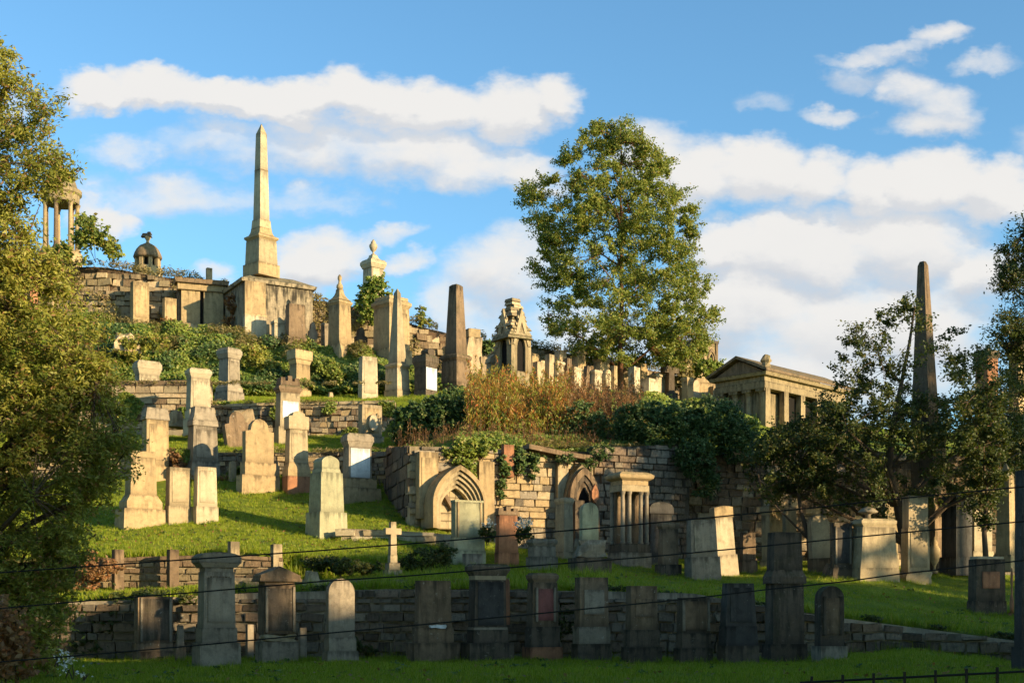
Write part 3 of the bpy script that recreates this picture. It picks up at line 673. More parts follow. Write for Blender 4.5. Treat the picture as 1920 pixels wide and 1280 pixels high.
mon('headstone', 'light grey round topped granite slab on a rough dark base', 'headstone', 1106, 1074, 37.6,
    [('base', 'b', 82, 28, {'m': 'dark'}), ('plinth', 'r', (64, 56), 34, {'m': 'grey'}), ('slab', 'a', (36, 30), 70, {'m': 'green', 'r': .4, 'dx': -2})], r=.5, m='grey', yaw=22)
mon('grave_pillar', 'dark shadowed pier standing between the pillar and the grey granite slab', 'pillar', 1084, 1040, 40.5,
    [('base', 'b', 30, 14), ('shaft', 'b', 24, 88)], r=.8, m='dark', yaw=22)
mon('headstone', 'small pillar with flat cap in the shadow beside the columned tomb', 'headstone', 1253, 1078, 38.0,
    [('base', 'b', 50, 20, {'m': 'dark'}), ('shaft', 'b', (38, 36), 66), ('cap', 'k', 44, 13)], r=.6, m='brown', yaw=22)
mon('chest_tomb', 'big black block tomb behind the small capped pillar', 'tomb', 1232, 1060, 40.2,
    [('base', 'b', 64, 20), ('chest', 'b', (58, 54), 76), ('lid', 'c', 62, 22)], r=.8, m='slate', yaw=22)
mon('headstone', 'greenish square slab on wide base leaning against the bright white stone', 'headstone', 1318, 1086, 37.2,
    [('base', 'b', (70, 66), 42, {'m': 'grey'}), ('slab', 'b', (58, 54), 70, {'r': .35})], r=.5, m='grey', yaw=22, tilt=-2)
mon('headstone', 'bright cream gable topped headstone leaning to the left', 'headstone', 1360, 1066, 39.3,
    [('base', 'b', (50, 48), 26), ('slab', 'b', (42, 40), 70, {'r': .35}), ('top', 'gg', (44, 44), 22, {'m': 'gold', 'r': .4})], r=.5, m='cream', yaw=26, tilt=-5, free=True)
mon('headstone', 'small dark stump right of the bright leaning stone', 'headstone', 1402, 1062, 40.4,
    [('base', 'b', 36, 12), ('slab', 'b', (30, 28), 52)], r=.5, m='brown', yaw=22)
mon('headstone', 'golden pillar headstone with a broken block on its moulded cap', 'headstone', 1449, 1066, 40.4,
    [('base', 'b', 48, 16), ('shaft', 'b', (40, 38), 84), ('cap', 'k', 44, 18), ('broken_top', 'r', (24, 24), 14, {'m': 'cream'})], r=.8, m='gold', yaw=28, tilt=-1.5)
mon('grave_marker', 'tiny lit stone half hidden behind the golden pillar', 'headstone', 1486, 1050, 42.0, [('slab', 'b', 22, 46)], r=.5, m='pale', yaw=22)
mon('headstone', 'cream round topped headstone beside the forked tree trunk', 'headstone', 1538, 1068, 40.2,
    [('base', 'b', 46, 22, {'m': 'brown'}), ('slab', 'a', (40, 37), 82, {'r': .4})], r=.5, m='pale', yaw=24, tilt=-3)
mon('boulder', 'fallen pinkish stone lying at the foot of the round topped stone', 'stone', 1558, 1080, 38.8, [('boulder', 'r', (38, 24), 22)], r=.6, m='brown', yaw=30)
mon('headstone', 'black framed slab in shadow between the cream stone and the chest tomb', 'headstone', 1577, 1084, 39.6,
    [('base', 'b', 44, 20), ('slab', 'b', (40, 40), 84, {'p': (.7, .8, 'slate', 'grey')})], r=.4, m='dark', yaw=24)
mon('chest_tomb', 'large tapered tomb with a covered stone bowl on top, dappled with light', 'tomb', 1638, 1087, 38.6,
    [('base', 'b', (96, 92), 22), ('chest', 'f', (92, 78), 76), ('lid', 'k', 84, 16), ('covered_bowl', 'mush', 42, 24, {'m': 'grey', 'dx': -12})], r=.6, m='pale', yaw=22)
mon('pedestal_monument', 'broad dappled pedestal just right of the dark leaning tree trunk', 'monument', 1716, 1092, 37.6,
    [('base', 'r', 60, 20), ('shaft', 'b', (52, 50), 82), ('cap', 'b', 46, 60)], r=.6, m='pale', yaw=22)
mon('stone_urn', 'glowing orange lit stone vase beside the dark pedestal on the right', 'urn', 1752, 1060, 40.5, [('vase', 'u', 30, 54)], r=1, m='gold', yaw=20)
mon('headstone', 'low dark brown stone with a white top edge near the right border', 'headstone', 1850, 1148, 33.4,
    [('base', 'b', (72, 70), 22), ('slab', 'b', (66, 64), 78, {'p': (.6, .4, 'red')}), ('top_ledge', 'b', 60, 5, {'m': 'cream'})], r=.5, m='dark', yaw=22)
mon('grave_pillar', 'slim tall pillar, dark on its left face and gold on its right, near the right border', 'pillar', 1886, 1056, 38.8,
    [('base', 'b', 44, 16), ('shaft', 'b', (36, 28), 150), ('cap', 'h', 28, 22)], r=1.0, m='gold', yaw=45)
for i, (px, lb) in enumerate(((1897, 'reddish column in the pair at the right border, nearer the slim pillar'), (1911, 'reddish column in the pair at the right border, the outer one'))):
    mon('column', lb, 'column', px, 1156, 32.5, [('base', 'b', 13, 8, {'r': 1}), ('shaft', 'fin', 11, 84, {'r': 1})], r=1, m='red')

# third row on the sunny lawn, left
mon('pedestal_monument', 'broad stepped golden pedestal half covered by the leafy tree', 'monument', 264, 985, 40.2,
    [('base', 'b', (96, 92), 30), ('plinth', 'm', (78, 62), 26), ('shaft', 'b', (58, 54), 70), ('cap', 'b', 56, 12)], r=.6, m='gold', yaw=18)
mon('headstone', 'golden square slab partly crossed by hanging leaves, beside the stepped pedestal', 'headstone', 334, 979, 40.2,
    [('base', 'b', 50, 30), ('slab', 'b', (46, 44), 72, {'ins': 5, 'im': 'gold'})], r=.5, m='pale', yaw=20)
mon('headstone', 'pale narrow square pillar stone, right one of the close pair on the lawn', 'headstone', 385, 978, 40.0,
    [('base', 'b', 48, 28), ('slab', 'b', (44, 40), 74, {'ins': 6, 'im': 'gold'})], r=.5, m='cream', yaw=20)
mon('headstone', 'pale green tapering stone with a peaked head, alone at the edge of the bright lawn', 'headstone', 612, 1003, 39.2,
    [('base', 'b', (80, 76), 42), ('shaft', 'b', (66, 60), 74), ('shoulder', 'b', (54, 50), 8), ('peaked_top', 'p', (48, 40), 24, {'r': .8})], r=.85, m='green', yaw=40)
# fourth row
mon('headstone', 'wide gold slab with a broken round white ornament on top', 'headstone', 484, 920, 45.3,
    [('base', 'b', (82, 80), 28), ('plinth', 'b', 66, 24), ('slab', 's', (58, 58), 82, {'r': .3}), ('broken_ornament', 'roll', 24, 20, {'m': 'white', 'r': .25, 'dz': -20})], r=.4, m='gold', yaw=16)
for px, lb in ((436, 'small round topped kerb post left of the wide gold slab'), (517, 'small round topped kerb post right of the wide gold slab')):
    mon('kerb_post', lb, 'post', px, 898, 46.2, [('post', 'a', 14, 34)], r=.7, m='pale', yaw=20, free=True)
mon('headstone', 'gothic headed pale pillar on a reddish base beside the wide gold slab', 'headstone', 556, 922, 45.3,
    [('base', 'b', 54, 28, {'m': 'red'}), ('plinth', 'm', (52, 44), 26, {'m': 'gold'}), ('shaft', 'b', (44, 40), 62), ('head', 's', (46, 46), 34, {'r': .6})], r=.6, m='pale', yaw=24)
mon('pedestal_monument', 'grey capped pedestal with a white marble face on a broad stepped base', 'monument', 670, 936, 45.2,
    [('base', 'b', (92, 88), 20, {'m': 'gold'}), ('plinth', 'b', 72, 18, {'m': 'gold'}), ('shaft', 'b', (54, 52), 58, {'p': (.84, .94, 'white')}), ('cornice', 'k', 62, 26)], r=.6, m='grey', yaw=20)
mon('gravestone_block', 'plain block of sandstone with scattered rubble left of the marble faced pedestal', 'stone', 612, 905, 46.6, [('block', 'r', 44, 18)], r=.7, m='gold', free=True)
# terrace behind
mon('pedestal_monument', 'lower golden monument behind hanging leaves with a wide cracked block', 'monument', 291, 896, 46.6,
    [('base', 'b', 50, 24), ('shaft', 'b', (50, 48), 84), ('cornice', 'b', (54, 46), 22, {'m': 'grey'})], r=.6, m='gold', yaw=18, free=True)
mon('pedestal_monument', 'upper pale pedestal with moulded flat cap, leftmost of the matching pair', 'monument', 276, 812, 50.6,
    [('base', 'b', 58, 20), ('plinth', 'm', (54, 46), 30), ('shaft', 'b', (46, 44), 58), ('cap', 'k', 54, 26)], r=.6, m='cream', yaw=20)
mon('pedestal_monument', 'upper pale pedestal with thick moulded cap, right one of the matching pair', 'monument', 372, 806, 50.4,
    [('base', 'b', 56, 20), ('plinth', 'b', 50, 16), ('shaft', 'b', (46, 42), 60), ('cap', 'k', 50, 18)], r=.6, m='cream', yaw=20, free=True)
mon('pedestal_monument', 'grey shouldered pedestal standing in front of the right matching cap', 'monument', 380, 888, 46.8,
    [('base', 'b', (66, 62), 22), ('shaft', 'b', (58, 52), 66), ('shoulder', 'b', (58, 56), 10), ('top', 'f', (56, 44), 26)], r=.6, m='grey', yaw=18, free=True)
mon('headstone', 'leaning dark gold slab half buried behind the wide slab with the white ornament', 'headstone', 448, 838, 49.0,
    [('slab', 's', (52, 46), 66)], r=.3, m='brown', yaw=20, tilt=-8)
mon('headstone', 'tall mottled slab with a white scar and battlemented crown', 'headstone', 540, 828, 50.8,
    [('base', 'b', 56, 26), ('shaft', 'b', (48, 44), 64, {'p': (.8, .5, 'white')}), ('cornice', 'k', 54, 14, {'m': 'brown'}), ('crown', 'crown', 44, 18, {'m': 'brown'})], r=.6, m='pale', yaw=20)
mon('headstone', 'square stone with a carved oval relief on its face, under the grass strip', 'headstone', 694, 832, 50.4,
    [('base', 'b', 52, 14), ('slab', 'b', (44, 44), 58, {'p': (.7, .8, 'gold')}), ('relief', 'roll', (18, 18), 32, {'dz': -50, 'r': .3, 'dy': -.32, 'm': 'cream'})], r=.45, m='pale', yaw=20)
# row on the grass strip
mon('pedestal_monument', 'dark sided capped pedestal on the grass strip below the ivy bank', 'monument', 430, 752, 55.6,
    [('base', 'b', (58, 54), 16), ('plinth', 'm', (50, 40), 16), ('shaft', 'b', (40, 37), 46), ('cap', 'k', 48, 20)], r=.9, m='grey', yaw=54)
mon('pedestal_monument', 'gold pedestal with flared block top in front of the ivy bank', 'monument', 562, 744, 56.4,
    [('base', 'b', 44, 12), ('shaft', 'b', (40, 37), 48), ('neck', 'b', (38, 44), 8), ('block_top', 'b', 48, 18)], r=.7, m='gold', yaw=46)
mon('grave_pillar', 'plain square cream pillar without a cap on the grass strip', 'pillar', 690, 746, 56.6, [('shaft', 'b', (38, 34), 76)], r=.6, m='cream', yaw=24)
mon('obelisk', 'slim pale obelisk on a white pedestal on the grass strip', 'obelisk', 745, 743, 56.6,
    [('base', 'b', 50, 10), ('pedestal', 'b', (46, 44), 40, {'m': 'cream'}), ('cornice', 'k', 48, 10), ('shaft', 'ob', (34, 13), 142)], r=1, m='pale', yaw=50)
mon('pedestal_monument', 'capped pedestal with white marble front, shaded side put in as dark stone, by the slim obelisk', 'monument', 798, 741, 56.4,
    [('base', 'b', 44, 8), ('shaft', 'b', 42, 42, {'p': (.96, .98, 'white')}), ('cornice', 'k', 50, 24), ('rolled_top', 'roll', 26, 14, {'dx': 6})], r=1.0, m='dark', yaw=50)  # shade of the left side is put into the dark shaft colour
mon('obelisk', 'dark brown obelisk on a broad pedestal, blunt tip against the sky', 'obelisk', 855, 732, 56.8,
    [('base', 'b', 60, 12), ('pedestal', 'b', (56, 54), 40), ('cornice', 'k', 60, 14), ('shaft', 'ot', (42, 26), 132)], r=1, m='brown', yaw=50)
# top terrace
mon('grave_marker', 'small white gable topped stone below the great obelisk', 'headstone', 521, 640, 61.4, [('slab', 'b', 24, 32), ('cap', 'g', 26, 12)], r=.8, m='cream', yaw=24, free=True)
mon('headstone', 'dull brown square slab standing before the sooty podium', 'headstone', 554, 644, 61.2, [('base', 'b', 42, 10), ('slab', 'b', (38, 36), 62)], r=.6, m='brown', yaw=30, free=True)
mon('headstone', 'small shadowed columned stone between the brown slab and the scroll topped tomb', 'headstone', 586, 652, 62.4, [('slab', 's', 18, 48)], r=.5, m='grey', yaw=24, free=True)
mon('headstone', 'narrow dark stone touching the scroll topped tomb', 'headstone', 609, 656, 62.8, [('slab', 'b', 14, 44), ('cap', 'k', 16, 6)], r=.8, m='grey', yaw=24, free=True)
mon('urn_monument', 'golden monument with flared mossy roof and a carved urn on top', 'monument', 637, 668, 61.8,
    [('base', 'm', (54, 46), 20), ('shaft', 'b', (44, 40), 74), ('cornice', 'k', 48, 9), ('flared_roof', 'f', (44, 14), 22, {'m': 'gold'}), ('urn', 'fin', 18, 28)], r=1.0, m='gold', yaw=50)
mon('headstone', 'dark weathered gothic headstone between the urn monument and the wide pedestal', 'headstone', 676, 664, 62.8, [('slab', 's', 24, 50)], r=.5, m='dark', yaw=24, free=True)
mon('pedestal_monument', 'wide gold pedestal with flat slab top behind the slim obelisk', 'monument', 734, 680, 61.8,
    [('base', 'b', (80, 76), 22), ('shaft', 'b', (68, 66), 76), ('cornice', 'k', 76, 16), ('top_slab', 'b', 62, 6)], r=1.0, m='gold', yaw=44, free=True)
mon('urn_monument', 'tall pale pillar topped by an urn, rising behind the ivy bush', 'monument', 700, 610, 68.0,
    [('shaft', 'b', (44, 38), 105), ('cornice', 'k', 50, 16), ('roof', 'f', (34, 16), 10), ('urn', 'u', 22, 30)], r=1.0, m='cream', yaw=42, free=True)
mon('chimney_block', 'square stone block on the crest wall left of the great podium', 'stone', 392, 527, 65.2, [('block', 'b', 12, 24)], r=.8, m='gold', free=True)
mon('rock_pier', 'crumbling rubble pier right of the dark obelisk', 'pier', 886, 700, 62.8, [('pier', 'r', (40, 34), 66), ('cap_block', 'b', 30, 16, {'m': 'gold'})], r=.8, m='rubble', free=True)
mon('headstone', 'lit pillar headstone with cap left of the gothic spire', 'headstone', 944, 722, 60.6, [('shaft', 'b', (30, 28), 62), ('cap', 'k', 32, 16)], r=.9, m='cream', yaw=30, free=True)
mon('headstone', 'smaller lit headstone with peaked cap below the gothic spire', 'headstone', 924, 726, 59.4, [('shaft', 'b', 24, 44), ('cap', 'g', 28, 18)], r=.8, m='cream', yaw=30, free=True)
mon('headstone', 'lit stone with small finial right of the gothic spire foot', 'headstone', 982, 728, 60.2, [('shaft', 'b', 24, 40), ('cap', 'g', 26, 14), ('finial', 'fin', 6, 8)], r=.8, m='cream', yaw=26, free=True)
# crest row behind the red stemmed herbs
crest = [(1010, 735, 40, 20, 'pale', 'plain lit slab tight against the crest wall above the orange herbs', 0, 'b'),
 (1030, 738, 62, 18, 'pale', 'narrow rubble built pier with coursed stones above the herbs', 0, 'b'),
 (1046, 742, 48, 22, 'cream', 'low lit slab with a moulded top behind the herb stems', 0, 'k'),
 (1062, 742, 64, 16, 'brown', 'thin tall dark edged slab seen almost side on above the herbs', 0, 'b'),
 (1077, 745, 50, 26, 'cream', 'broad cream slab with cornice in the middle of the crest row', 0, 'k'),
 (1096, 748, 52, 14, 'brown', 'slanting dark edged slab leaning against the broad cream slab', 9, 'b'),
 (1116, 752, 52, 22, 'cream', 'cream slab under hanging ivy left of the big tree', 0, 'k'),
 (1138, 756, 52, 18, 'pale', 'pale curved top stone nearest the left of the tree trunk', 0, 'a'),
 (1152, 758, 66, 12, 'gold', 'tall golden slab edge directly left of the tree trunk', 0, 'b'),
 (1189, 762, 62, 22, 'cream', 'cream slab immediately right of the tree trunk', 0, 'b'),
 (1216, 764, 42, 34, 'cream', 'wide cream block with a black left side right of the tree', 0, 'b'),
 (1290, 768, 54, 22, 'gold', 'small brick coloured stone near the temple corner', 0, 'k')]
for px, y, h, wd, mt, lb, tl, kd in crest:
    h += 6 + (px * 5) % 15; tl = tl or ((px * 11) % 7 - 3)
    sg = [('base', 'b', wd * 1.1, 8), ('slab', 'a' if kd == 'a' else 'b', wd, h - 8 - (8 if kd == 'k' else 0))] + ([('cap', 'k', wd * 1.15, 8)] if kd == 'k' else [])
    mon('headstone', lb, 'headstone', px, y, 61.2 + (px - 1010) / 90, sg, r=.75 if kd != 'a' else .5, m=mt, yaw=38 + (px * 3) % 14, tilt=tl, free=True, group='headstones along the crest wall')
more = [(846, 690, 40, 20, 'gold', 'low gold block on the slope behind the dark obelisk pedestal', 'k'), (905, 705, 34, 24, 'rubble', 'rough low stone between the rubble pier and the peaked headstone', 'r'),
 (1000, 716, 52, 16, 'gold', 'slim gold slab right behind the finial stone', 'b'), (1020, 712, 34, 26, 'pale', 'wide low tomb end set back on the crest', 'k'), (1053, 716, 58, 18, 'rubble', 'dark edged rubble pillar set back on the crest', 'b'),
 (1087, 722, 66, 20, 'gold', 'tallest gold slab in the back line of the crest', 'g'), (1106, 726, 40, 16, 'brown', 'short brown stub in the back line of the crest', 'a'), (1128, 730, 58, 22, 'pale', 'pale flat topped pier left of the tree trunk in the back line', 'k'),
 (1203, 742, 60, 16, 'gold', 'gold sliver slab right of the trunk in the back line', 'b'), (1233, 745, 46, 24, 'cream', 'cream capped stone set back behind the wide cream block', 'g'), (1302, 752, 40, 20, 'pale', 'pale stone in front of the lichened pier near the brick tower', 'a'), (1338, 772, 46, 22, 'gold', 'gold stone block tucked against the temple front', 'b')]
for px, y, h, wd, mt, lb, kd in more:
    wd *= 1.3
    sg = [('base', 'b', wd * 1.12, 7), ('slab', 'a' if kd == 'a' else ('r' if kd == 'r' else 'b'), wd, h - 7 - (9 if kd in 'kg' else 0))] + ([('cap', kd, wd * 1.2, 9)] if kd in 'kg' else [])
    mon('headstone', lb, 'headstone', px, y, 64.2 + (px - 1010) / 90, sg, r=.7 if kd != 'a' else .5, m=mt, yaw=36 + (px * 7) % 16, tilt=((px * 13) % 9 - 4) * .9, free=True, group='headstones along the crest wall')
mon('stone_cross', 'dark draped stone cross on steps below the bushy tree', 'cross', 1256, 765, 66.5,
    [('step', 'b', 46, 14), ('plinth', 'b', 30, 14), ('cross', 'x', (38, 38), 60, {'r': .5})], r=.7, m='dark', yaw=28, free=True)
mon('tomb_block', 'square gold masonry block next to the temple', 'tomb', 1317, 770, 68.0, [('block', 'b', 48, 50), ('lid', 'b', 50, 8)], r=.8, m='gold', yaw=18, free=True)
mon('grave_pillar', 'golden square pier set against the crest wall', 'pillar', 1284, 742, 69, [('shaft', 'b', 20, 62)], r=.8, m='rubble', yaw=30, free=True)
# right-hand tall things among the trees
mon('obelisk', 'tall dark weathered obelisk rising out of the trees on the right', 'obelisk', 1744, 1064, 42.4,
    [('base', 'b', (88, 84), 30), ('pedestal', 'b', (66, 62), 200, {'dx': 0}), ('cornice', 'k', 72, 26), ('shaft', 'ot', (52, 19), 313, {'dx': -10})], r=1, m='brown', yaw=42, tilt=-1.6)
mon('chest_tomb', 'tall black block tomb in deep shade right of the glowing vase', 'tomb', 1794, 1064, 41.0, [('base', 'b', 62, 20), ('chest', 'b', 54, 96), ('lid', 'k', 60, 18)], r=.8, m='slate', yaw=30, free=True)
for px, top, D, wd, lb in ((1850, 658, 52.0, 44, 'stout brick red pillar with dark overhanging cap among the trees'), (1908, 640, 53.0, 34, 'lichened pillar at the right border behind the branches')):
    mon('gate_pier', lb, 'pillar', px, 850, D, [('shaft', 'b', (wd, wd * .9), 850 - top - 16, {'m': 'red' if px < 1900 else 'gold'}), ('cap', 'k', wd * 1.15, 16, {'m': 'dark'})], r=1, yaw=30, free=True)
for px, y, h, wd, D, lb in ((1838, 1045, 92, 42, 43.5, 'pale slab put in for sunlit wall patches between the right hand trunks'), (1480, 1040, 86, 26, 44.5, 'shaded slab behind the fork of the thin tree'), (1668, 1050, 110, 30, 44.0, 'pale shaft glimpsed above the bowl topped tomb')):  # first slab is added, its pale colour stands for sunlit wall patches
    mon('headstone', lb, 'headstone', px, y, D, [('base', 'b', wd * 1.15, 12), ('slab', 'b', wd, h - 12)], r=.6, m='cream' if px > 1700 else 'pale', yaw=24, free=True)

# ---------------------------------------------------------------- large monuments and buildings
def ringpoly(bm, outer, inner, y0, y1):
    """open-footed arch ring between two outlines with the same number of points"""
    n = len(outer)
    A = [[bm.verts.new((x, y, z)) for x, z in o] for o, y in ((outer, y0), (inner, y0), (outer, y1), (inner, y1))]
    for i in range(n - 1):
        bm.faces.new((A[0][i], A[0][i + 1], A[1][i + 1], A[1][i])); bm.faces.new((A[2][i], A[3][i], A[3][i + 1], A[2][i + 1]))
        bm.faces.new((A[0][i], A[2][i], A[2][i + 1], A[0][i + 1])); bm.faces.new((A[1][i], A[1][i + 1], A[3][i + 1], A[3][i]))
    for i in (0, n - 1): bm.faces.new((A[0][i], A[1][i], A[3][i], A[2][i]))
def arch_line(w, h, spring, n=9):
    """right springing, over the point, to the left springing: two arcs struck from beyond the centre"""
    R_ = w * 1.05; tm_ = math.acos((R_ - w / 2) / R_); k = (h - spring) / (R_ * math.sin(tm_))
    r = [(w / 2, 0)] + [(R_ * math.cos(tm_ * i / n) - (R_ - w / 2), spring + k * R_ * math.sin(tm_ * i / n)) for i in range(n + 1)]
    r[-1] = (0, h)
    return r + [(-x, z) for x, z in r[:-1]][::-1]

# podium and great obelisk
p = W(457, 640, 62.2); s = 62.2 / F
pod = empty('podium', p, 30, label='large sooty stone podium carrying the great obelisk on the hilltop', cat='podium')
w_, d_, h_ = 3.55, 2.9, 3.22
boxpart('body', (w_ / 2, d_ / 2, -.3), (w_, d_, h_), 'sooty', pod, bevel=.03)
boxpart('corner_pier', (.52, -.04, -.3), (1.04, .3, h_ + .02), 'gold', pod, bevel=.03)
boxpart('base_block', (.50, -.16, -.3), (1.08, .3, 1.55), 'cream', pod, bevel=.03)
boxpart('lower_course', (w_ / 2 + .55, -.05, -.3), (w_ - 1.1, .2, 1.25), 'pale', pod, bevel=.03)
boxpart('dark_opening', (1.42, -.17, -.3), (.34, .06, .75), 'void', pod)
boxpart('string_course', (.53, -.1, 1.2), (1.12, .34, .14), 'gold', pod, bevel=.02)
boxpart('cornice', (w_ / 2, d_ / 2, h_ - .3), (w_ + .25, d_ + .25, .16), 'sooty', pod, (w_ + .35, d_ + .35), bevel=.03)
bm = bmesh.new(); add_box(bm, (w_ / 2, d_ / 2, 0), (w_ + .3, d_ + .3, .42), (2.0, 1.6)); o = link('roof_slab', bm_mesh(bm, bevel=.02), 'sooty', pod); o.location = (0, 0, h_ - .14)
q = pod.matrix_basis @ Vector((0, 0, 0))
mon('obelisk', 'great pale obelisk, tallest monument, standing on the sooty podium', 'obelisk', 490, 512, 63.4,
    [('step', 'b', 68, 14, {'m': 'gold'}), ('pedestal', 'b', (60, 56), 44, {'m': 'pale'}), ('cornice', 'k', 64, 10, {'m': 'gold'}), ('moulding', 'f', (50, 38), 14, {'m': 'gold'}), ('die', 'b', (37, 34), 16),
     ('lower_shaft', 'b', (30, 25), 92, {'m': 'cream'}), ('joint_band', 'b', 25.5, 2, {'m': 'brown'}), ('upper_shaft', 'b', (24.5, 20), 68, {'m': 'cream'}), ('tip', 'h', 20, 19, {'m': 'pale'})], r=1, m='pale', yaw=48, free=True)

# niche tomb on the crest
p = W(378, 628, 64.4); s = 64.4 / F
nt = empty('niche_tomb', p, 20, label='wide golden tomb front with flat entablature and dark vertical slots on the crest', cat='tomb')
boxpart('backing', (0, .5, -.4), (86 * s, .5, 100 * s), 'brown', nt)
for x, w2 in ((-20, 34), (22, 36)): boxpart('panel', (x * s, .12, .5), (w2 * s, .3, 68 * s), 'gold', nt)
boxpart('plinth', (0, .0, -.4), (92 * s, .5, .9), 'pale', nt)
boxpart('dark_slot', (-1 * s, .2, .5), (7 * s, .12, 68 * s), 'void', nt)
boxpart('frieze', (0, .1, 82 * s), (88 * s, .5, 12 * s), 'gold', nt); boxpart('entablature', (0, .1, 94 * s), (96 * s, .8, 8 * s), 'brown', nt, (100 * s, .9))
for px, y0, y1, wd, dk, lb in ((262, 530, 604, 34, 'gold', 'smooth golden pier with a dark left side in the crest rock'), (318, 560, 618, 26, 'gold', 'narrow golden pier between the rock and the niche tomb'), (63, 520, 560, 16, 'red', 'small reddish pier at the left end of the crest wall')):
    mon('wall_pier', lb, 'pillar', px, y1, 64.2, [('shaft', 'b', wd, y1 - y0)], r=.6, m=dk, yaw=34, free=True)

# column rotunda (upper left, behind the leaves)
D = 72; s = D / F; p = W(114, 480, D)
ro = empty('rotunda', p, 0, label='open ring of slender columns under a round lintel, behind leaves at upper left', cat='rotunda')
rad = 31 * s
bm = bmesh.new(); add_lathe(bm, [(rad * 1.25, -1.2), (rad * 1.25, .1), (rad * 1.15, .2)], n=24); link('base', bm_mesh(bm), 'gold', ro)
for k in range(7):
    a = 2 * math.pi * k / 7 + .28; bm = bmesh.new()
    add_lathe(bm, [(5.6 * s, .2), (5.6 * s, .34), (4.6 * s, .42), (4.2 * s, 1.5), (3.8 * s, 90 * s), (5.2 * s, 94 * s), (6 * s, 97 * s)], n=12)
    o = link('column', bm_mesh(bm), 'brown' if k % 2 else 'gold', ro); o.location = (rad * .95 * math.cos(a), rad * .95 * math.sin(a), 0)
bm = bmesh.new(); add_lathe(bm, [(rad * 1.08, 97 * s), (rad * 1.1, 112 * s), (rad * 1.22, 115 * s), (rad * 1.22, 122 * s), (rad * 1.0, 126 * s)], n=28); link('round_lintel', bm_mesh(bm), 'ochre', ro)
bm = bmesh.new(); add_lathe(bm, [(rad * .98, 126 * s), (rad * .85, 140 * s), (rad * .55, 152 * s), (rad * .2, 158 * s), (rad * .08, 170 * s)], n=20); link('dome', bm_mesh(bm), 'ochre', ro)
# domed cupola
D = 68; s = D / F; p = W(277, 512, D)
cu = empty('cupola', p, 0, label='small domed stone cupola with a carved finial on the crest wall', cat='cupola')
bm = bmesh.new(); add_lathe(bm, [(27 * s, -.6), (27 * s, 8 * s), (25 * s, 10 * s)], n=20); link('base', bm_mesh(bm), 'gold', cu)
bm = bmesh.new(); add_lathe(bm, [(14 * s, 9 * s), (14 * s, 30 * s)], n=14); link('core', bm_mesh(bm), 'void', cu)
for k in range(8):
    a = 2 * math.pi * k / 8 + .5; o = boxpart('pier', (0, 0, 9 * s), (7 * s, 7 * s, 17 * s), 'gold', cu, bevel=.01); o.location = (20 * s * math.cos(a), 20 * s * math.sin(a), 0); o.rotation_euler = (0, 0, a)
bm = bmesh.new(); add_lathe(bm, [(25 * s, 26 * s), (26.5 * s, 29 * s), (26 * s, 31 * s), (24.5 * s, 36 * s), (21 * s, 43 * s), (15 * s, 50 * s), (8 * s, 54 * s), (4 * s, 56 * s)], n=24); o = link('dome', bm_mesh(bm), 'brown', cu); o.data.polygons.foreach_set('use_smooth', [True] * len(o.data.polygons))
bm = bmesh.new(); add_lathe(bm, [(4 * s, 55 * s), (2.6 * s, 60 * s), (6 * s, 66 * s), (5 * s, 69 * s)], n=10); link('finial_stem', bm_mesh(bm), 'gold', cu)
bm = bmesh.new(); add_box(bm, (-2 * s, 0, 67 * s), (20 * s, 9 * s, 7 * s), (13 * s, 7 * s)); add_box(bm, (3 * s, 0, 72 * s), (9 * s, 8 * s, 5 * s), (5 * s, 5 * s)); link('carved_bird', bm_mesh(bm, bevel=.04), 'dark', cu)

# pointed arch doorway
D = 40.8; s = D / F; p = W(851, 992, D)
dw = empty('arch_doorway', p, 28, label='pointed arch doorway with nested mouldings set in the pale retaining wall', cat='doorway')
oc = [(112, 118, 46), (98, 109, 44), (89, 101, 42), (80, 93, 40), (71, 85, 38), (62, 77, 36)]
oc = [(a * s, b * s, c * s) for a, b, c in oc]
for k in range(5):
    bm = bmesh.new(); ringpoly(bm, arch_line(*oc[k]), arch_line(*oc[k + 1]), -.50 + k * .09, .45)
    link('arch_moulding', bm_mesh(bm, bevel=.01), 'pale' if k else 'gold', dw)
bm = bmesh.new(); add_poly(bm, arch_line(*oc[5]), .12, .4); link('blocked_door', bm_mesh(bm), 'gold', dw)
for j in range(5):
    for i in range(3):
        wv = oc[5][0] * (.92 if j < 3 else .6) / 3
        boxpart('blocking_stone', ((i - 1) * wv, .11, .02 + j * .25), (wv - .015, .05, .235), 'pale', dw, bevel=.008)
o = boxpart('leaning_slab', (.30, -.02, .55), (.12, .12, .85), 'brown', dw); o.rotation_euler = (0, R(-32), 0)
# piers on the pale wall
for px, y0, y1, wd, D, mt, lb in ((800, 848, 958, 44, 40.8, 'gold', 'big square block pier left of the pointed arch doorway'), (909, 866, 1002, 36, 41.6, 'gold', 'flat golden pier just right of the pointed arch doorway'),
                              (952, 834, 880, 24, 41.9, 'red', 'reddish stone post on the wall top with ivy around it'), (1053, 852, 1040, 26, 42.75, 'pale', 'pale pier left of the sooty gothic niche')):
    mon('wall_pier', lb, 'pillar', px, y1, D, [('shaft', 'b', wd, y1 - y0)], r=.6, m=mt, yaw=26, free=True)
bm = bmesh.new()
P0, P1, P2 = W(985, 842, 42.15), W(1052, 856, 42.75), W(1118, 866, 43.4)
cp = empty('wall_coping', P0, 0, label='projecting stone coping ledge along the top of the pale wall', cat='coping')
for a, b in ((P0, P1), (P1, P2)):
    t = b - a; o = boxpart('coping_stone', (0, 0, 0), (t.length - .02, .5, .16), 'brown', cp, bevel=.03); o.location = (a + b) / 2 - P0; o.rotation_euler = (0, -math.atan2(t.z, Vector((t.x, t.y)).length), math.atan2(t.y, t.x))
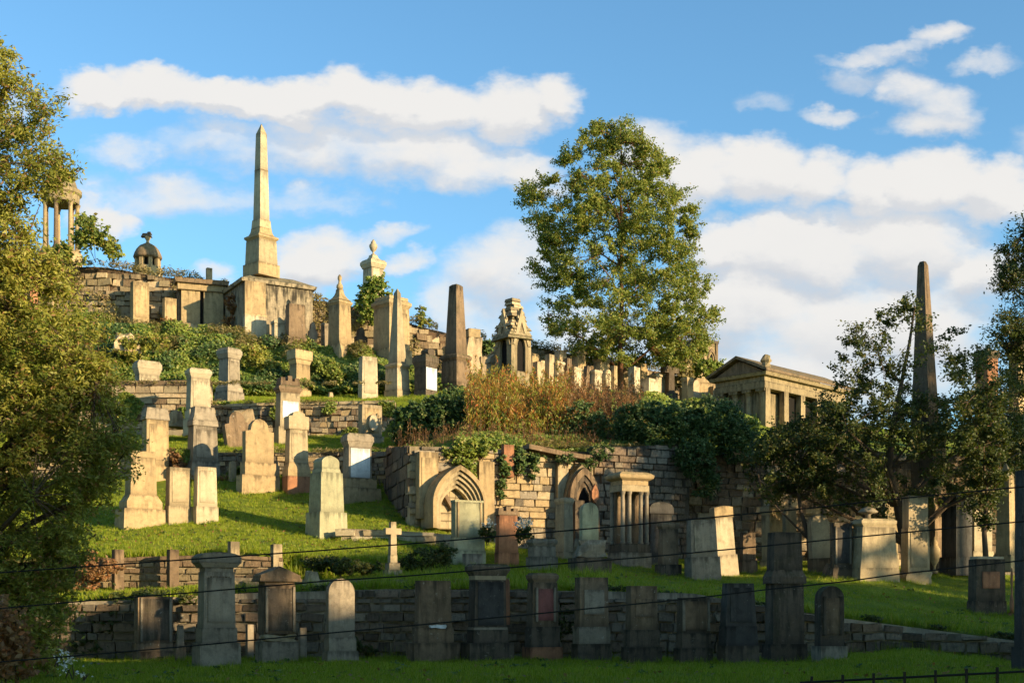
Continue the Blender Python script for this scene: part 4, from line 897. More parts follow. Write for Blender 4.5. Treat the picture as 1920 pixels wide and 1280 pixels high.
# gothic niche
D = 42.5; s = D / F; p = W(1094, 1048, D)
gn = empty('gothic_niche', p, 22, label='sooty pointed gothic wall niche behind the grey granite slab', cat='monument')
bm = bmesh.new(); add_poly(bm, o_point(64 * s, 178 * s, .62), .1, .7); link('surround', bm_mesh(bm, bevel=.02), 'ochre', gn)
for k, (a, b, c) in enumerate(((60, 172, 118), (46, 158, 112), (34, 146, 106))):
    q2 = [(60, 172, 118), (46, 158, 112), (34, 146, 106), (24, 134, 100)][k + 1]
    bm = bmesh.new(); ringpoly(bm, arch_line(a * s, b * s, c * s), arch_line(q2[0] * s, q2[1] * s, q2[2] * s), -.12 + k * .05, .12); link('arch_moulding', bm_mesh(bm), 'dark' if k % 2 else 'brown', gn)
bm = bmesh.new(); add_poly(bm, arch_line(24 * s, 134 * s, 100 * s), .03, .1); link('dark_recess', bm_mesh(bm), 'void', gn)
bm = bmesh.new(); add_poly(bm, [(0, 0), (7 * s, 10 * s), (7 * s, 22 * s), (0, 36 * s), (-7 * s, 22 * s), (-7 * s, 10 * s)], -.4, -.28); o = link('gable_ornament', bm_mesh(bm, bevel=.01), 'red', gn); o.location = (14 * s, 0, 104 * s)
# columned tomb
p = snap(1180, 1058, 39.4); D = p.y; s = D / F
ae = empty('columned_tomb', p, 26, label='tomb with columns carrying a heavy moulded canopy, its top catching the sun', cat='tomb')
w_, d_ = 62 * s, 48 * s
boxpart('base', (0, 0, -.2), (w_ * 1.06, d_ * 1.06, 22 * s + .2), 'grey', ae, bevel=.02); boxpart('plinth', (0, 0, 22 * s), (w_, d_, 16 * s), 'dark', ae, bevel=.02)
for sx_, sy_ in ((-1, -1), (1, -1), (-1, 1), (1, 1), (-.45, -1), (.5, -1)):
    bm = bmesh.new(); add_lathe(bm, [(5.2 * s, 38 * s), (5.2 * s, 41 * s), (4 * s, 43 * s), (3.6 * s, 128 * s), (5.0 * s, 132 * s), (5.4 * s, 135 * s)], n=12); o = link('column', bm_mesh(bm), 'grey', ae); o.location = (sx_ * w_ * .42, sy_ * d_ * .40, 0)
boxpart('back_slab', (0, d_ * .2, 38 * s), (w_ * .8, d_ * .2, 97 * s), 'brown', ae)
boxpart('architrave', (0, 0, 135 * s), (w_ * .95, d_ * .95, 12 * s), 'pale', ae); boxpart('frieze', (0, 0, 147 * s), (w_ * .9, d_ * .9, 9 * s), 'gold', ae)
bm = bmesh.new(); profpoly(bm, [(w_ * .47, 156 * s), (w_ * .58, 160 * s), (w_ * .6, 163 * s), (w_ * .6, 166 * s), (w_ * .5, 170 * s), (w_ * .42, 172 * s)], d_ / w_); link('canopy_cornice', bm_mesh(bm, bevel=.01), 'gold', ae)

# temple mausoleum
D = 62.0; s = D / F; p = W(1434, 862, D)
tm = empty('temple_mausoleum', p, 45, label='small classical temple mausoleum with a pediment, left front dark and right side sunlit', cat='mausoleum')
Lx, Ly, Hh = 7.6, 3.0, (862 - 726) * s        # local x: sunny long side; local y: runs back along the pedimented front
boxpart('cella', (Lx / 2, Ly / 2, -.5), (Lx - .7, Ly - .9, Hh + .4), 'ochre', tm)
boxpart('stylobate', (Lx / 2, Ly / 2, -.6), (Lx + .3, Ly + .3, 1.0), 'brown', tm)
for k in range(4):
    bm = bmesh.new(); add_lathe(bm, [(.24, .4), (.24, .52), (.19, .6), (.18, 1.6), (.155, Hh - .3), (.2, Hh - .2), (.25, Hh - .12)], n=14); add_box(bm, (0, 0, Hh - .12), (.52, .52, .12)); o = link('column', bm_mesh(bm), 'ochre', tm); o.location = (.28, .3 + k * (Ly - .6) / 3, 0)
for k, x in enumerate((.28, 1.9, 3.4, 4.9, 6.3, 7.3)):
    boxpart('pilaster', (x, .14, .4), (.42 if k else .5, .3, Hh - .4), 'ochre', tm, (.38, .28))
for x0, x1 in ((2.1, 3.2), (3.6, 4.7), (5.1, 6.1)): boxpart('dark_opening', ((x0 + x1) / 2, .40, 1.1), (x1 - x0, .12, Hh - 1.25), 'void', tm)
boxpart('architrave', (Lx / 2, Ly / 2, Hh), (Lx, Ly, .34), 'ochre', tm, bevel=.02); boxpart('frieze', (Lx / 2, Ly / 2, Hh + .34), (Lx - .1, Ly - .1, .26), 'ochre', tm)
boxpart('cornice', (Lx / 2, Ly / 2, Hh + .60), (Lx + .3, Ly + .3, .16), 'ochre', tm, (Lx + .5, Ly + .5), bevel=.02)
for x0, x1, mt, nm, ex in ((.02, .30, 'brown', 'tympanum', 0), ):
    bm = bmesh.new(); v = [bm.verts.new(q) for q in ((x0, -.05, Hh + .76), (x0, Ly + .05, Hh + .76), (x0, Ly / 2, Hh + 1.5), (x1, -.05, Hh + .76), (x1, Ly + .05, Hh + .76), (x1, Ly / 2, Hh + 1.5))]
    for f in ((0, 1, 2), (5, 4, 3), (0, 3, 4, 1), (1, 4, 5, 2), (2, 5, 3, 0)): bm.faces.new([v[i] for i in f])
    link(nm, bm_mesh(bm), mt, tm)
for sgn in (0, 1):       # two roof slopes with thickness
    ya, yb = (-.28, Ly / 2) if sgn == 0 else (Ly + .28, Ly / 2); bm = bmesh.new()
    v = [bm.verts.new(q) for q in ((-.28, ya, Hh + .765), (Lx + .28, ya, Hh + .765), (Lx + .28, yb, Hh + 1.56), (-.28, yb, Hh + 1.56), (-.28, ya, Hh + .90), (Lx + .28, ya, Hh + .90), (Lx + .28, yb, Hh + 1.70), (-.28, yb, Hh + 1.70))]
    for f in ((3, 2, 1, 0), (4, 5, 6, 7), (0, 1, 5, 4), (1, 2, 6, 5), (2, 3, 7, 6), (3, 0, 4, 7)): bm.faces.new([v[i] for i in f])
    link('roof_slope', bm_mesh(bm), 'brown', tm)
bm = bmesh.new(); add_lathe(bm, [(.18, 0), (.24, .1), (.2, .3), (.27, .4), (.2, .62), (.08, .7)], n=9)
for v in bm.verts: v.co += Vector((random.uniform(-.04, .04), random.uniform(-.04, .04), 0))
o = link('acroterion', bm_mesh(bm), 'ochre', tm); o.location = (.1, .0, Hh + .9)
boxpart('lower_block', (Lx + .9, .3, -.5), (1.6, 1.2, 3.0), 'ochre', tm)

# gothic spire
D = 58.5; s = D / F; p = W(962, 724, D)
gs = empty('gothic_spire', p, 40, label='ruined gothic spire of stepped stone courses with a dark pointed opening', cat='spire')
w0 = 46 * s
boxpart('base', (0, 0, -.4), (w0 * 1.05, w0 * 1.05, 1.0), 'ochre', gs)
for sx_ in (-1, 1):
    for sy_ in (-1, 1):
        boxpart('corner_buttress', (sx_ * w0 * .44, sy_ * w0 * .44, .6), (w0 * .2, w0 * .2, 62 * s), 'ochre', gs, (w0 * .14, w0 * .14))
        bm = bmesh.new(); add_box(bm, (0, 0, 0), (w0 * .16, w0 * .16, 22 * s), (.02, .02)); o = link('pinnacle', bm_mesh(bm), 'gold', gs); o.location = (sx_ * w0 * .44, sy_ * w0 * .44, .6 + 62 * s)
boxpart('chamber', (0, 0, .6), (w0 * .74, w0 * .74, 66 * s), 'brown', gs)
for rot in (0, -90):
    bm = bmesh.new(); ringpoly(bm, arch_line(w0 * .72, 88 * s, 48 * s), arch_line(w0 * .44, 66 * s, 42 * s), -w0 * .52, -w0 * .37); o = link('gothic_arch', bm_mesh(bm), 'ochre', gs); o.location = (0, 0, .6); o.rotation_euler = (0, 0, R(rot))
    bm = bmesh.new(); add_poly(bm, arch_line(w0 * .44, 66 * s, 42 * s), -w0 * .40, -w0 * .36); o = link('dark_opening', bm_mesh(bm), 'void', gs); o.location = (0, 0, .6); o.rotation_euler = (0, 0, R(rot))
for rot in (0, -90):      # steep stone gable over each opening
    bm = bmesh.new(); add_poly(bm, [(-w0 * .46, 60 * s), (-w0 * .34, 60 * s), (0, 104 * s), (w0 * .34, 60 * s), (w0 * .46, 60 * s), (w0 * .06, 122 * s), (0, 130 * s), (-w0 * .06, 122 * s)], -w0 * .56, -w0 * .40)
    o = link('gable', bm_mesh(bm, bevel=.01), 'pale', gs); o.location = (0, 0, .3); o.rotation_euler = (0, 0, R(rot))
    for kk in range(4):
        for sg_ in (-1, 1):
            o = boxpart('crocket', (0, 0, 0), (.12, .14, .14), 'pale', gs, (.04, .05), .01); o.location = Matrix.Rotation(R(rot), 3, 'Z') @ Vector((sg_ * w0 * (.42 - .09 * kk), -w0 * .49, .42 + (66 + 13 * kk) * s))
zz = .6 + 60 * s; n = 13; top = 163 * s
for k in range(n):
    q = k / (n - 1); wv = (56 * (1 - q) + 22 * q + random.uniform(-3, 3)) * s; hh = (top - zz) / n
    o = boxpart('spire_course', (random.uniform(-.05, .05), random.uniform(-.04, .04), zz + k * hh), (wv, wv, hh - .01), 'rubble' if k % 3 else 'ochre', gs, (wv * .88, wv * .88), bevel=.02); o.rotation_euler = (0, R(random.uniform(-2, 2)), R(random.uniform(-6, 6)))

# distant chapel tower
D = 100.0; s = D / F; p = W(1312, 716, D)
tw = empty('brick_tower', p, 28, label='far pale brick tower with dark moulding and arched windows beyond the crest', cat='tower')
w0 = 50 * s
boxpart('wall', (0, 0, -4), (w0, w0 * .8, 4 + 70 * s), 'gold', tw); boxpart('cornice', (0, 0, 70 * s), (w0 * 1.1, w0 * .9, 5 * s), 'dark', tw)
for x, rot in ((-.26, 0), (.24, 0)):
    bm = bmesh.new(); ringpoly(bm, arch_line(w0 * .34, 52 * s, 36 * s), arch_line(w0 * .26, 46 * s, 34 * s), -w0 * .44, -w0 * .39); o = link('arch_moulding', bm_mesh(bm), 'brown', tw); o.location = (x * w0, 0, 8 * s)
    bm = bmesh.new(); add_poly(bm, arch_line(w0 * .12, 30 * s, 22 * s), -w0 * .42, -w0 * .395); o = link('window', bm_mesh(bm), 'void', tw); o.location = (x * w0, 0, 20 * s)
o = boxpart('corner_pier', (w0 * .47, -w0 * .40, -2), (w0 * .1, w0 * .08, 2 + 70 * s), 'brown', tw)

# unseen hall added so its ridge throws the shade over the hill foot
def along(t, u): return Vector((SUN_H.x * t - SUN_H.y * u, SUN_H.y * t + SUN_H.x * u, 0))
TK = math.tan(R(SUN_EL))
ang = math.atan2(SUN_H.x, -SUN_H.y)
hall = empty('unseen_hall', along(30, 0) + Vector((0, 0, -1.6)), math.degrees(ang), label='unseen long hall added off to the right to shade the hill foot', cat='unseen building')
# local x runs along u
U0, U1 = -8, 36.2; RZ = 13.3 + 1.6
for a, b in ((U0, 18.5), (21.5, U1)):
    boxpart('wall', ((a + b) / 2, 0, 0), (b - a, 9, RZ - 4.5), 'gold', hall)
    bm = bmesh.new(); a -= .1; b += .1
    v = [bm.verts.new(q) for q in ((a, -5, RZ - 4.6), (a, 5, RZ - 4.6), (a, 0, RZ), (b, -5, RZ - 4.6), (b, 5, RZ - 4.6), (b, 0, RZ))]
    for f in ((0, 2, 1), (3, 4, 5), (0, 3, 5, 2), (2, 5, 4, 1), (1, 4, 3, 0)): bm.faces.new([v[i] for i in f])
    link('roof', bm_mesh(bm), 'slate', hall)
boxpart('low_link', (20.0, 0, 0), (3.2, 7, 12.1), 'gold', hall)  # low part cut into the added hall, lets sun reach the front row
boxpart('tower_block', (31.6, 0, 0), (9.2, 9.4, RZ), 'gold', hall, (9.2, 3.0))  # taller part of the added hall, raises its shade line
boxpart('tower_roof', (31.6, 0, RZ), (9.2, 3.0, 1.0), 'slate', hall, (9.2, .3))
for k in range(9):
    boxpart('window', (U0 + 3 + k * 5.2, 0, 3), (1.6, 9.1, 5.5), 'void', hall)
for uq in (8.0, 15.0, 25.5): boxpart('chimney', (uq, 1, RZ - 2), (1.2, 1.0, 2.3), 'brown', hall)

# ---------------------------------------------------------------- vegetation
def leaf_mesh(name, C, size, asp=.5, up=.35, jitter=.35, droop=0.0, face=0.0):
    """one small folded leaf per centre"""
    C = np.asarray(C, dtype=np.float64); n = len(C)
    d = RNG.normal(size=(n, 3)); d[:, 2] = d[:, 2] * .6 - droop; d /= np.linalg.norm(d, axis=1)[:, None]
    nn = RNG.normal(size=(n, 3)); nn[:, 2] += up * 2; s = np.cross(d, nn); s /= np.linalg.norm(s, axis=1)[:, None] + 1e-9
    u = np.cross(s, d)
    if face > 0:      # leaves turned to the light, as ivy does
        u = RNG.normal(size=(n, 3)) * .55 + face * np.array([.30, -.62, .60]); u /= np.linalg.norm(u, axis=1)[:, None]
        s = np.cross(d, u); s /= np.linalg.norm(s, axis=1)[:, None] + 1e-9; d = np.cross(u, s)
    L = (size * RNG.uniform(1 - jitter, 1 + jitter, n))[:, None]; Wd = L * asp * .5
    v = np.stack([C - d * L * .5, C + s * Wd + u * L * .08, C + d * L * .5, C - s * Wd + u * L * .08], 1).reshape(-1, 3)
    me = bpy.data.meshes.new(name); me.vertices.add(n * 4); me.vertices.foreach_set('co', v.ravel().astype(np.float32))
    me.loops.add(n * 4); me.loops.foreach_set('vertex_index', np.arange(n * 4, dtype=np.int32))
    me.polygons.add(n); me.polygons.foreach_set('loop_start', np.arange(0, n * 4, 4, dtype=np.int32))
    try: me.polygons.foreach_set('loop_total', np.full(n, 4, dtype=np.int32))
    except Exception: pass
    me.update(calc_edges=True); return me
def cluster_leaves(c, rc, n, K=8, flat=.75, twigs=None, spread=.13):
    dirs = RNG.normal(size=(K, 3)); dirs /= np.linalg.norm(dirs, axis=1)[:, None]; dirs[:, 2] *= flat; dirs[:, 2] += .12
    ln = rc * RNG.uniform(.55, 1.25, K); k = RNG.integers(0, K, n); t = RNG.random(n) ** .6
    P = c + dirs[k] * (ln[k] * t)[:, None] + RNG.normal(size=(n, 3)) * rc * spread
    if twigs is not None:
        for i in range(0, K, 2): twigs.append((c, c + dirs[i] * ln[i] * .95))
    return P
def prof_at(prof, y):
    for a, b in zip(prof, prof[1:]):
        if y <= b[0]:
            s = (y - a[0]) / (b[0] - a[0]); return a[1] + (b[1] - a[1]) * s, a[2] + (b[2] - a[2]) * s
    return prof[-1][1:]
def join_mesh(bm, name, mat, parent): return link(name, bm_mesh(bm, name), mat, parent)
def twig_verts(tw, r, n=3):
    bm = bmesh.new()
    for a, b in tw:
        a, b = Vector(a), Vector(b); m_ = (a + b) / 2 + Vector((0, 0, (b - a).length * .08)); add_tube(bm, [a, m_, b], [r, r * .7, r * .3], n)
    return bm
def tree(name, label, base, D, prof, ncl, per, rc, leaf, mat, trunk_px, tr=.2, depth=.8, asp=.55, bark='bark', dens=None, nlimb=9, droop=0, twr=.012, snapb=True, edge=.6, holes=0.0, face=.45):
    b = snap(base[0], base[1], D, quiet=True) if snapb else W(base[0], base[1], D)
    D = b.y; root = empty(name, b, 0, label=label, cat='tree'); s = D / F; y0, y1 = prof[0][0], prof[-1][0]
    # trunk
    T = [W(x, y, D) for x, y in trunk_px]; T[0] = b - Vector((0, 0, .3))
    T = [Vector((p.x, p.y + (0 if i == 0 else random.uniform(-.05, .05) * tr * 6), p.z)) for i, p in enumerate(T)]
    bm = bmesh.new(); nT = len(T); add_tube(bm, [p - b for p in T], [tr * (1 - .85 * (i / (nT - 1)) ** .8) for i in range(nT)], 10)
    o = join_mesh(bm, 'trunk', bark, root); o.data.polygons.foreach_set('use_smooth', [True] * len(o.data.polygons))
    C = []; tries = 0
    wmax = max(r - l for _, l, r in prof)
    while len(C) < ncl and tries < ncl * 60:
        tries += 1; y = random.uniform(y0, y1); l, r = prof_at(prof, y)
        if random.random() > (r - l) / wmax * 1.1 + .05: continue
        mg = min(rc / s * edge, (r - l) * .45); x = random.uniform(l + mg, r - mg)
        if dens and random.random() > dens(x, y): continue
        hw = (r - l) / 2 * s
        q = (x - (l + r) / 2) / max((r - l) / 2, 1); ymax = depth * hw * math.sqrt(max(0.05, 1 - q * q)); dy = random.uniform(-ymax, ymax)
        if holes:
            p0 = Vector((x * .024, y * .030, dy * .3))
            if noise.noise(p0) < -holes: continue
        p = W(x, y, D); sc = (D + dy) / D; C.append(Vector((p.x * sc, D + dy, p.z * sc)))
    tw = []; P = [cluster_leaves(np.array(c - b), rc * random.uniform(.6, 1.25), max(4, int(per * random.uniform(.6, 1.4))), twigs=tw) for c in C]
    P = np.concatenate(P); link('crown', leaf_mesh('crown', P, leaf, asp, droop=droop, face=face), mat, root)
    # limbs: each reaches towards a group of clusters
    limbs = random.sample(C, min(nlimb, len(C))); B = [[] for _ in limbs]
    for c in C:
        k = min(range(len(limbs)), key=lambda i: (limbs[i] - c).length); B[k].append(c)
    for k, L in enumerate(limbs):
        zt = L.z - .55 * abs(L.x - T[nT // 2].x) - .12 * (L.z - b.z)
        j = min(range(1, nT), key=lambda i: abs(T[i].z - zt)); st = T[j]; mid = st.lerp(L, .5) + Vector((random.uniform(-.1, .1), random.uniform(-.1, .1), .06)) * (L - st).length
        bm = bmesh.new(); r0 = tr * (1 - .85 * (j / (nT - 1)) ** .8) * .55
        add_tube(bm, [st - b, st.lerp(mid, .5) - b, mid - b, mid.lerp(L, .6) - b, L - b], [r0, r0 * .8, r0 * .6, r0 * .4, r0 * .2], 6)
        for c in B[k]:
            if c is L or min((c - mid).length, (c - L).length) > rc * 3.2: continue
            a = (mid if (c - mid).length < (c - L).length else L); m_ = a.lerp(c, .5) + Vector((0, 0, .05 * (c - a).length)); add_tube(bm, [a - b, m_ - b, c - b], [twr * 2, twr * 1.5, twr * .7], 4)
        join_mesh(bm, 'branch', bark, root)
    sub = [tw[i] for i in range(0, len(tw), 2)]; 
    if sub: o = join_mesh(twig_verts(sub, twr * .8), 'twig_mass', bark, root); o['kind'] = 'stuff'
    return root
def bush(name, label, cat, blobs, D, n, leaf, mat, rcl=.28, per=60, asp=.6, kind=None, parent_stems=True, wobble=0.5, shell=True):
    """leafy mound: blobs (px, py, half width, half height[, dD]) in photo pixels"""
    b0 = blobs[0]; org = W(b0[0], b0[1] + b0[3], D); P = []; tot = sum(b[2] * b[3] for b in blobs); st = []
    for b in blobs:
        dd = b[4] if len(b) > 4 else 0; d2 = D + dd; c = W(b[0], b[1], d2); rx, rz = b[2] / F * d2, b[3] / F * d2; ry = min(rx, 1.2) * .9
        m_ = max(2, int(n * b[2] * b[3] / tot / per))
        for _ in range(m_):
            v = RNG.normal(size=3); v /= np.linalg.norm(v); q = random.uniform(.72, 1.0) if shell and random.random() < .75 else random.random()
            if v[1] > .3: v[1] *= -1
            k = 1 + wobble * .4 * noise.noise(Vector(v * 2.2) + Vector(c))
            cc = np.array([c.x + v[0] * rx * q * k, c.y + v[1] * ry * q * k, c.z + v[2] * rz * q * k]); P.append(cluster_leaves(cc - np.array(org), rcl * random.uniform(.6, 1.3), int(per * random.uniform(.6, 1.4)), K=6))
        for _ in range(3): st.append(((c.x - org.x + random.uniform(-.1, .1), c.y - org.y, c.z - rz - org.z - .1), (c.x - org.x + random.uniform(-.6, .6) * rx, c.y - org.y, c.z - org.z + random.uniform(-.2, .6) * rz)))
    P = np.concatenate(P); me = leaf_mesh('foliage', P, leaf, asp, face=.8)
    if kind: o = link(name, me, mat); o.location = org; return tag(o, label, None, None, kind)
    root = empty(name, org, 0, label=label, cat=cat); link('foliage', me, mat, root); o = join_mesh(twig_verts(st, .015, 4), 'stem', 'bark', root); o['kind'] = 'stuff'; return root

# ivy bank under the top terrace (one mass of leaves following the slope)
def bank(name, label, r0, r1, x0, x1, n, leaf, mat, lump=.45, seed=0, keep=None, asp=.8, s0=0, s1=1):
    P = []
    while len(P) < n:
        x = random.uniform(x0, x1); s = random.uniform(s0, s1)
        p = interp(ROWS[r0], x).lerp(interp(ROWS[r1], x), s)
        nz = noise.noise(Vector((p.x * .9, p.y * .6, p.z * .9 + seed))) ; nb = noise.noise(Vector((p.x * .3, p.z * .4, seed + 5)))
        if keep and not keep(x, s, nz): continue
        h = lump * (.9 + nz * 1.1 + nb * .8); q = random.random() ** .35
        P.append((p.x + random.gauss(0, .05), p.y - h * q * .8, p.z + h * q * .6))
    return tag(link(name, leaf_mesh(name, P, leaf, asp, up=.5, face=1.0 if asp > .4 else 0), mat), label, None, None, 'stuff')
bank('ivy', 'bright green ivy smothering the steep bank under the top terrace', 13, 14, 150, 735, 78000, .115, 'leaf_ivy', .55, keep=lambda x, s, z: s < .97 or z > 0)
bank('ivy', 'darker ivy patches low on the steep bank behind the grass strip', 13, 14, 180, 735, 13000, .11, 'leaf_ivyd', .62, 9, keep=lambda x, s, z: z > .12 and s < .9)
bank('dry_growth', 'dry yellow grass and stems hanging at the top of the ivy bank', 13, 14, 170, 735, 6000, .2, 'leaf_dry', .6, 4, keep=lambda x, s, z: s > .55 and z > 0, asp=.18)
bank('scrub', 'mixed rough scrub on the slope below the crest row', 13, 14, 735, 1420, 24000, .12, 'leaf_ivy', .35, 2)
bank('scrub', 'rough scrub between the herbs and the crest slope', 11, 13, 860, 1420, 22000, .12, 'leaf_ivy', .4, 6)
bank('leaf_litter', 'brown and rusty plants spilling over the pale wall top', 10, 11, 860, 1180, 16000, .10, 'leaf_ivy', .35, 3)
P = []
for _ in range(60000):      # creepers on the terrace walls
    y_, D_, h_ = random.choice(((758, 52.4, 60), (848, 46.7, 44), (722, 52.1, 70))); x = random.uniform(200, 740) if y_ != 722 else random.uniform(150, 395); q = random.random()
    p = W(x, y_ - 4 + h_ * q, D_)
    if noise.noise(Vector((p.x * .8, p.z * .9, y_))) < .22 + .12 * q: continue
    P.append((p.x + random.gauss(0, .03), p.y - .08 - .12 * random.random(), p.z))
tag(link('ivy', leaf_mesh('ivy', P, .10, .8, face=1.0), 'leaf_ivy'), 'ivy patches creeping over the ruined terrace walls', None, None, 'stuff')
P = []
for _ in range(7000):       # weeds and dry grass along the wall tops
    y_, D_ = random.choice(((756, 52.6), (847, 47.0), (720, 52.4), (838, 42.9))); x = random.uniform(200, 740) if y_ != 838 else random.uniform(780, 1280)
    p = W(x, y_, D_ + ((x - 850) / 262 * 1.6 if y_ == 838 else 0)); nv = noise.noise(Vector((p.x * 1.1, y_, 0)))
    if nv < -.1: continue
    P.append((p.x, p.y + random.uniform(-.25, .25), p.z + random.random() * (.1 + .3 * max(0, nv))))
tag(link('wall_top_weeds', leaf_mesh('wall_top_weeds', P, .16, .2, up=-.2), 'leaf_dry'), 'weeds and dry grass sprouting along the terrace wall tops', None, None, 'stuff')
for bl, lb, mt in (([(250, 655, 34, 22), (290, 640, 26, 16)], 'light green shrub on the ivy bank near the leafy tree', 'leaf_willow'), ([(470, 665, 28, 18), (500, 690, 24, 16)], 'yellowish shrub in the middle of the ivy bank', 'leaf_willow'), ([(610, 690, 30, 16), (640, 712, 26, 16)], 'rounded green shrub at the right end of the ivy bank', 'leaf_ivy')):
    bush('bank_shrub', lb, 'bush', bl, 58.5, 3600, .11, mt, .26, 50)
for px, py, D_, wd, hh, lb in ((235, 650, 58.4, 54, 22, 'pale rock outcrop showing through the ivy bank on the left'), (455, 800, 51.2, 60, 30, 'broken stone slab leaning on the earth below the grass strip'), (330, 790, 51.0, 36, 20, 'rough rock beside the tall matching pedestals'), (620, 744, 56.6, 12, 9, 'tiny round pale stone on the grass strip')):
    mon('rock', lb, 'rock', px, py, D_, [('rock', 'r', (wd, wd * .6), hh)], r=.7, m='rubble', yaw=30, free=True)
# growth along the crest wall top
P = []
for _ in range(9000):
    x = random.uniform(20, 1345); p = interp(ROWS[16], x); nzv = noise.noise(Vector((p.x * .5, 7, 0))) + .5 * noise.noise(Vector((p.x * 2, 3, 0)))
    if nzv < -.15: continue
    q = random.random(); P.append((p.x, p.y - .5 + random.gauss(0, .35), p.z + .02 + q * (.28 + .35 * max(0, nzv)) - .05))
tag(link('wall_top_growth', leaf_mesh('wall_top_growth', P, .20, .22, up=-.2), 'leaf_dry'), 'dry grass and weeds growing along the crest wall top', None, None, 'stuff')
P = []
for _ in range(22000):
    x = random.uniform(60, 1340); a = interp(ROWS[16], x); b_ = interp(ROWS[15], x); s = random.random() ** 1.4; p = a.lerp(b_, s)
    nzv = noise.noise(Vector((p.x * .45, p.z * .5, 2)))
    if nzv < -.05 + .3 * s: continue
    P.append((p.x, p.y - .55 - random.random() * .25, p.z))
tag(link('wall_creeper', leaf_mesh('wall_creeper', P, .12, .6, face=.5), 'leaf_dry'), 'yellowing creeper hanging down the face of the crest wall', None, None, 'stuff')

bush('red_creeper', 'reddish brown creeper tangle beside the sooty podium', 'plant', [(440, 585, 16, 42), (432, 610, 14, 26), (330, 612, 20, 14)], 63.6, 2200, .15, 'leaf_rust', .25, 50)
bush('ivy_bush', 'dense dark green ivy mound with rounded top beside the orange herbs', 'bush', [(825, 795, 82, 54), (770, 800, 38, 50), (880, 790, 55, 52), (850, 765, 60, 34, 1)], 47.2, 30000, .095, 'leaf_ivyd', .2, 60, asp=.8, wobble=.25)
bush('ivy_curtain', 'ivy and white speckled creeper hanging over the pale wall near the arch', 'plant', [(868, 860, 16, 40, -3.2), (850, 850, 22, 22, -3.1), (900, 840, 34, 18, -2.9), (885, 880, 8, 34, -3.1)], 44.4, 3600, .11, 'leaf_ivy', .18, 40)
bush('ivy_curtain', 'straggling ivy strands around the reddish wall post', 'plant', [(945, 880, 10, 34, -2.5), (975, 865, 14, 26, -2.3), (1000, 868, 8, 34, -2.1), (940, 920, 6, 22, -2.5)], 44.3, 2600, .11, 'leaf_ivyd', .16, 40)
bush('wall_bush', 'dark green overhanging bush at the top of the shadowed block wall', 'bush', [(1240, 800, 80, 48), (1330, 800, 62, 52), (1190, 790, 40, 36), (1300, 860, 34, 46, -.8), (1325, 905, 20, 34, -.6), (1380, 830, 40, 40)], 45.6, 42000, .09, 'leaf_ivyd', .26, 60)
bush('wall_bush', 'sunny yellow green bush in front of the temple corner', 'bush', [(1350, 795, 44, 26), (1390, 805, 30, 24), (1310, 785, 24, 14)], 48.5, 12000, .09, 'leaf_ivy', .22, 50)
bush('crest_bush', 'dark leafy bush climbing the tall urn pillar on the crest', 'bush', [(702, 560, 30, 34), (690, 585, 22, 30), (708, 532, 14, 16)], 65.2, 5500, .17, 'leaf_ivy', .3, 50)
bush('crest_bush', 'rounded bright green bush below the far brick tower', 'bush', [(1312, 692, 30, 20), (1342, 690, 14, 12)], 70, 3500, .17, 'leaf_ivy', .3, 50)
bush('crest_shrub', 'tiny shrub alone against the sky between the two obelisks', 'bush', [(791, 590, 9, 20), (797, 605, 13, 10)], 67, 500, .16, 'leaf_maple', .2, 30)
bush('crest_shrub', 'small leafy shrub beside the open rotunda at upper left', 'bush', [(178, 450, 42, 38), (210, 470, 26, 22), (160, 420, 18, 30), (120, 480, 50, 20)], 64, 3600, .2, 'leaf_maple', .42, 40, shell=False)
bush('crest_shrub', 'dark evergreen shrub left of the gothic spire', 'bush', [(912, 650, 14, 14)], 64, 700, .16, 'leaf_ivyd', .25, 40)
bush('hanging_ivy', 'yellow ivy mass draped on the pier under the bushy tree', 'plant', [(1275, 690, 22, 40), (1250, 650, 30, 20)], 67.5, 3600, .16, 'leaf_dry', .28, 50, asp=.7)
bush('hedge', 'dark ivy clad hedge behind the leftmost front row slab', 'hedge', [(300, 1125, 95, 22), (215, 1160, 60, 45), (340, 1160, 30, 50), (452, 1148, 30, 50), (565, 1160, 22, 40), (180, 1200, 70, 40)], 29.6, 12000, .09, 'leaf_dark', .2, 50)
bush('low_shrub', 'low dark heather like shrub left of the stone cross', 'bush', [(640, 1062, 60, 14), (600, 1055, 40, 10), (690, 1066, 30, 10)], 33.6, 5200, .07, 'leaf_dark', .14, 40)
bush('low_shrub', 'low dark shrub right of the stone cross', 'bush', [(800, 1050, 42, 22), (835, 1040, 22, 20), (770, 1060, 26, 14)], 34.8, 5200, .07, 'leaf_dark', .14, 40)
bush('bramble', 'reddish brown bramble by the left wall post', 'bush', [(180, 1070, 46, 30), (150, 1110, 40, 30)], 33.2, 3600, .08, 'leaf_rust', .18, 40)
bush('flowering_plant', 'dark leaved plant with white flowers left of the red pillar headstone', 'plant', [(914, 998, 14, 18)], 37.0, 700, .08, 'leaf_dark', .12, 30)
bush('flowering_plant', 'dark leaved plant with white flowers right of the red pillar headstone', 'plant', [(984, 1002, 18, 16)], 37.0, 900, .08, 'leaf_dark', .12, 30)
bush('white_flowers', 'spray of small white flowers above the plant by the red pillar headstone', 'flowers', [(982, 980, 17, 14)], 36.9, 240, .06, 'petal', .14, 12)
bush('white_flowers', 'few white and rusty flower heads left of the red pillar headstone', 'flowers', [(916, 982, 12, 10)], 36.9, 110, .06, 'petal', .12, 12)
bush('white_flowers', 'white seed heads in the shade at the bottom left corner', 'flowers', [(130, 1248, 20, 18), (112, 1228, 16, 8), (160, 1262, 14, 10)], 19, 130, .05, 'petal', .16, 10)
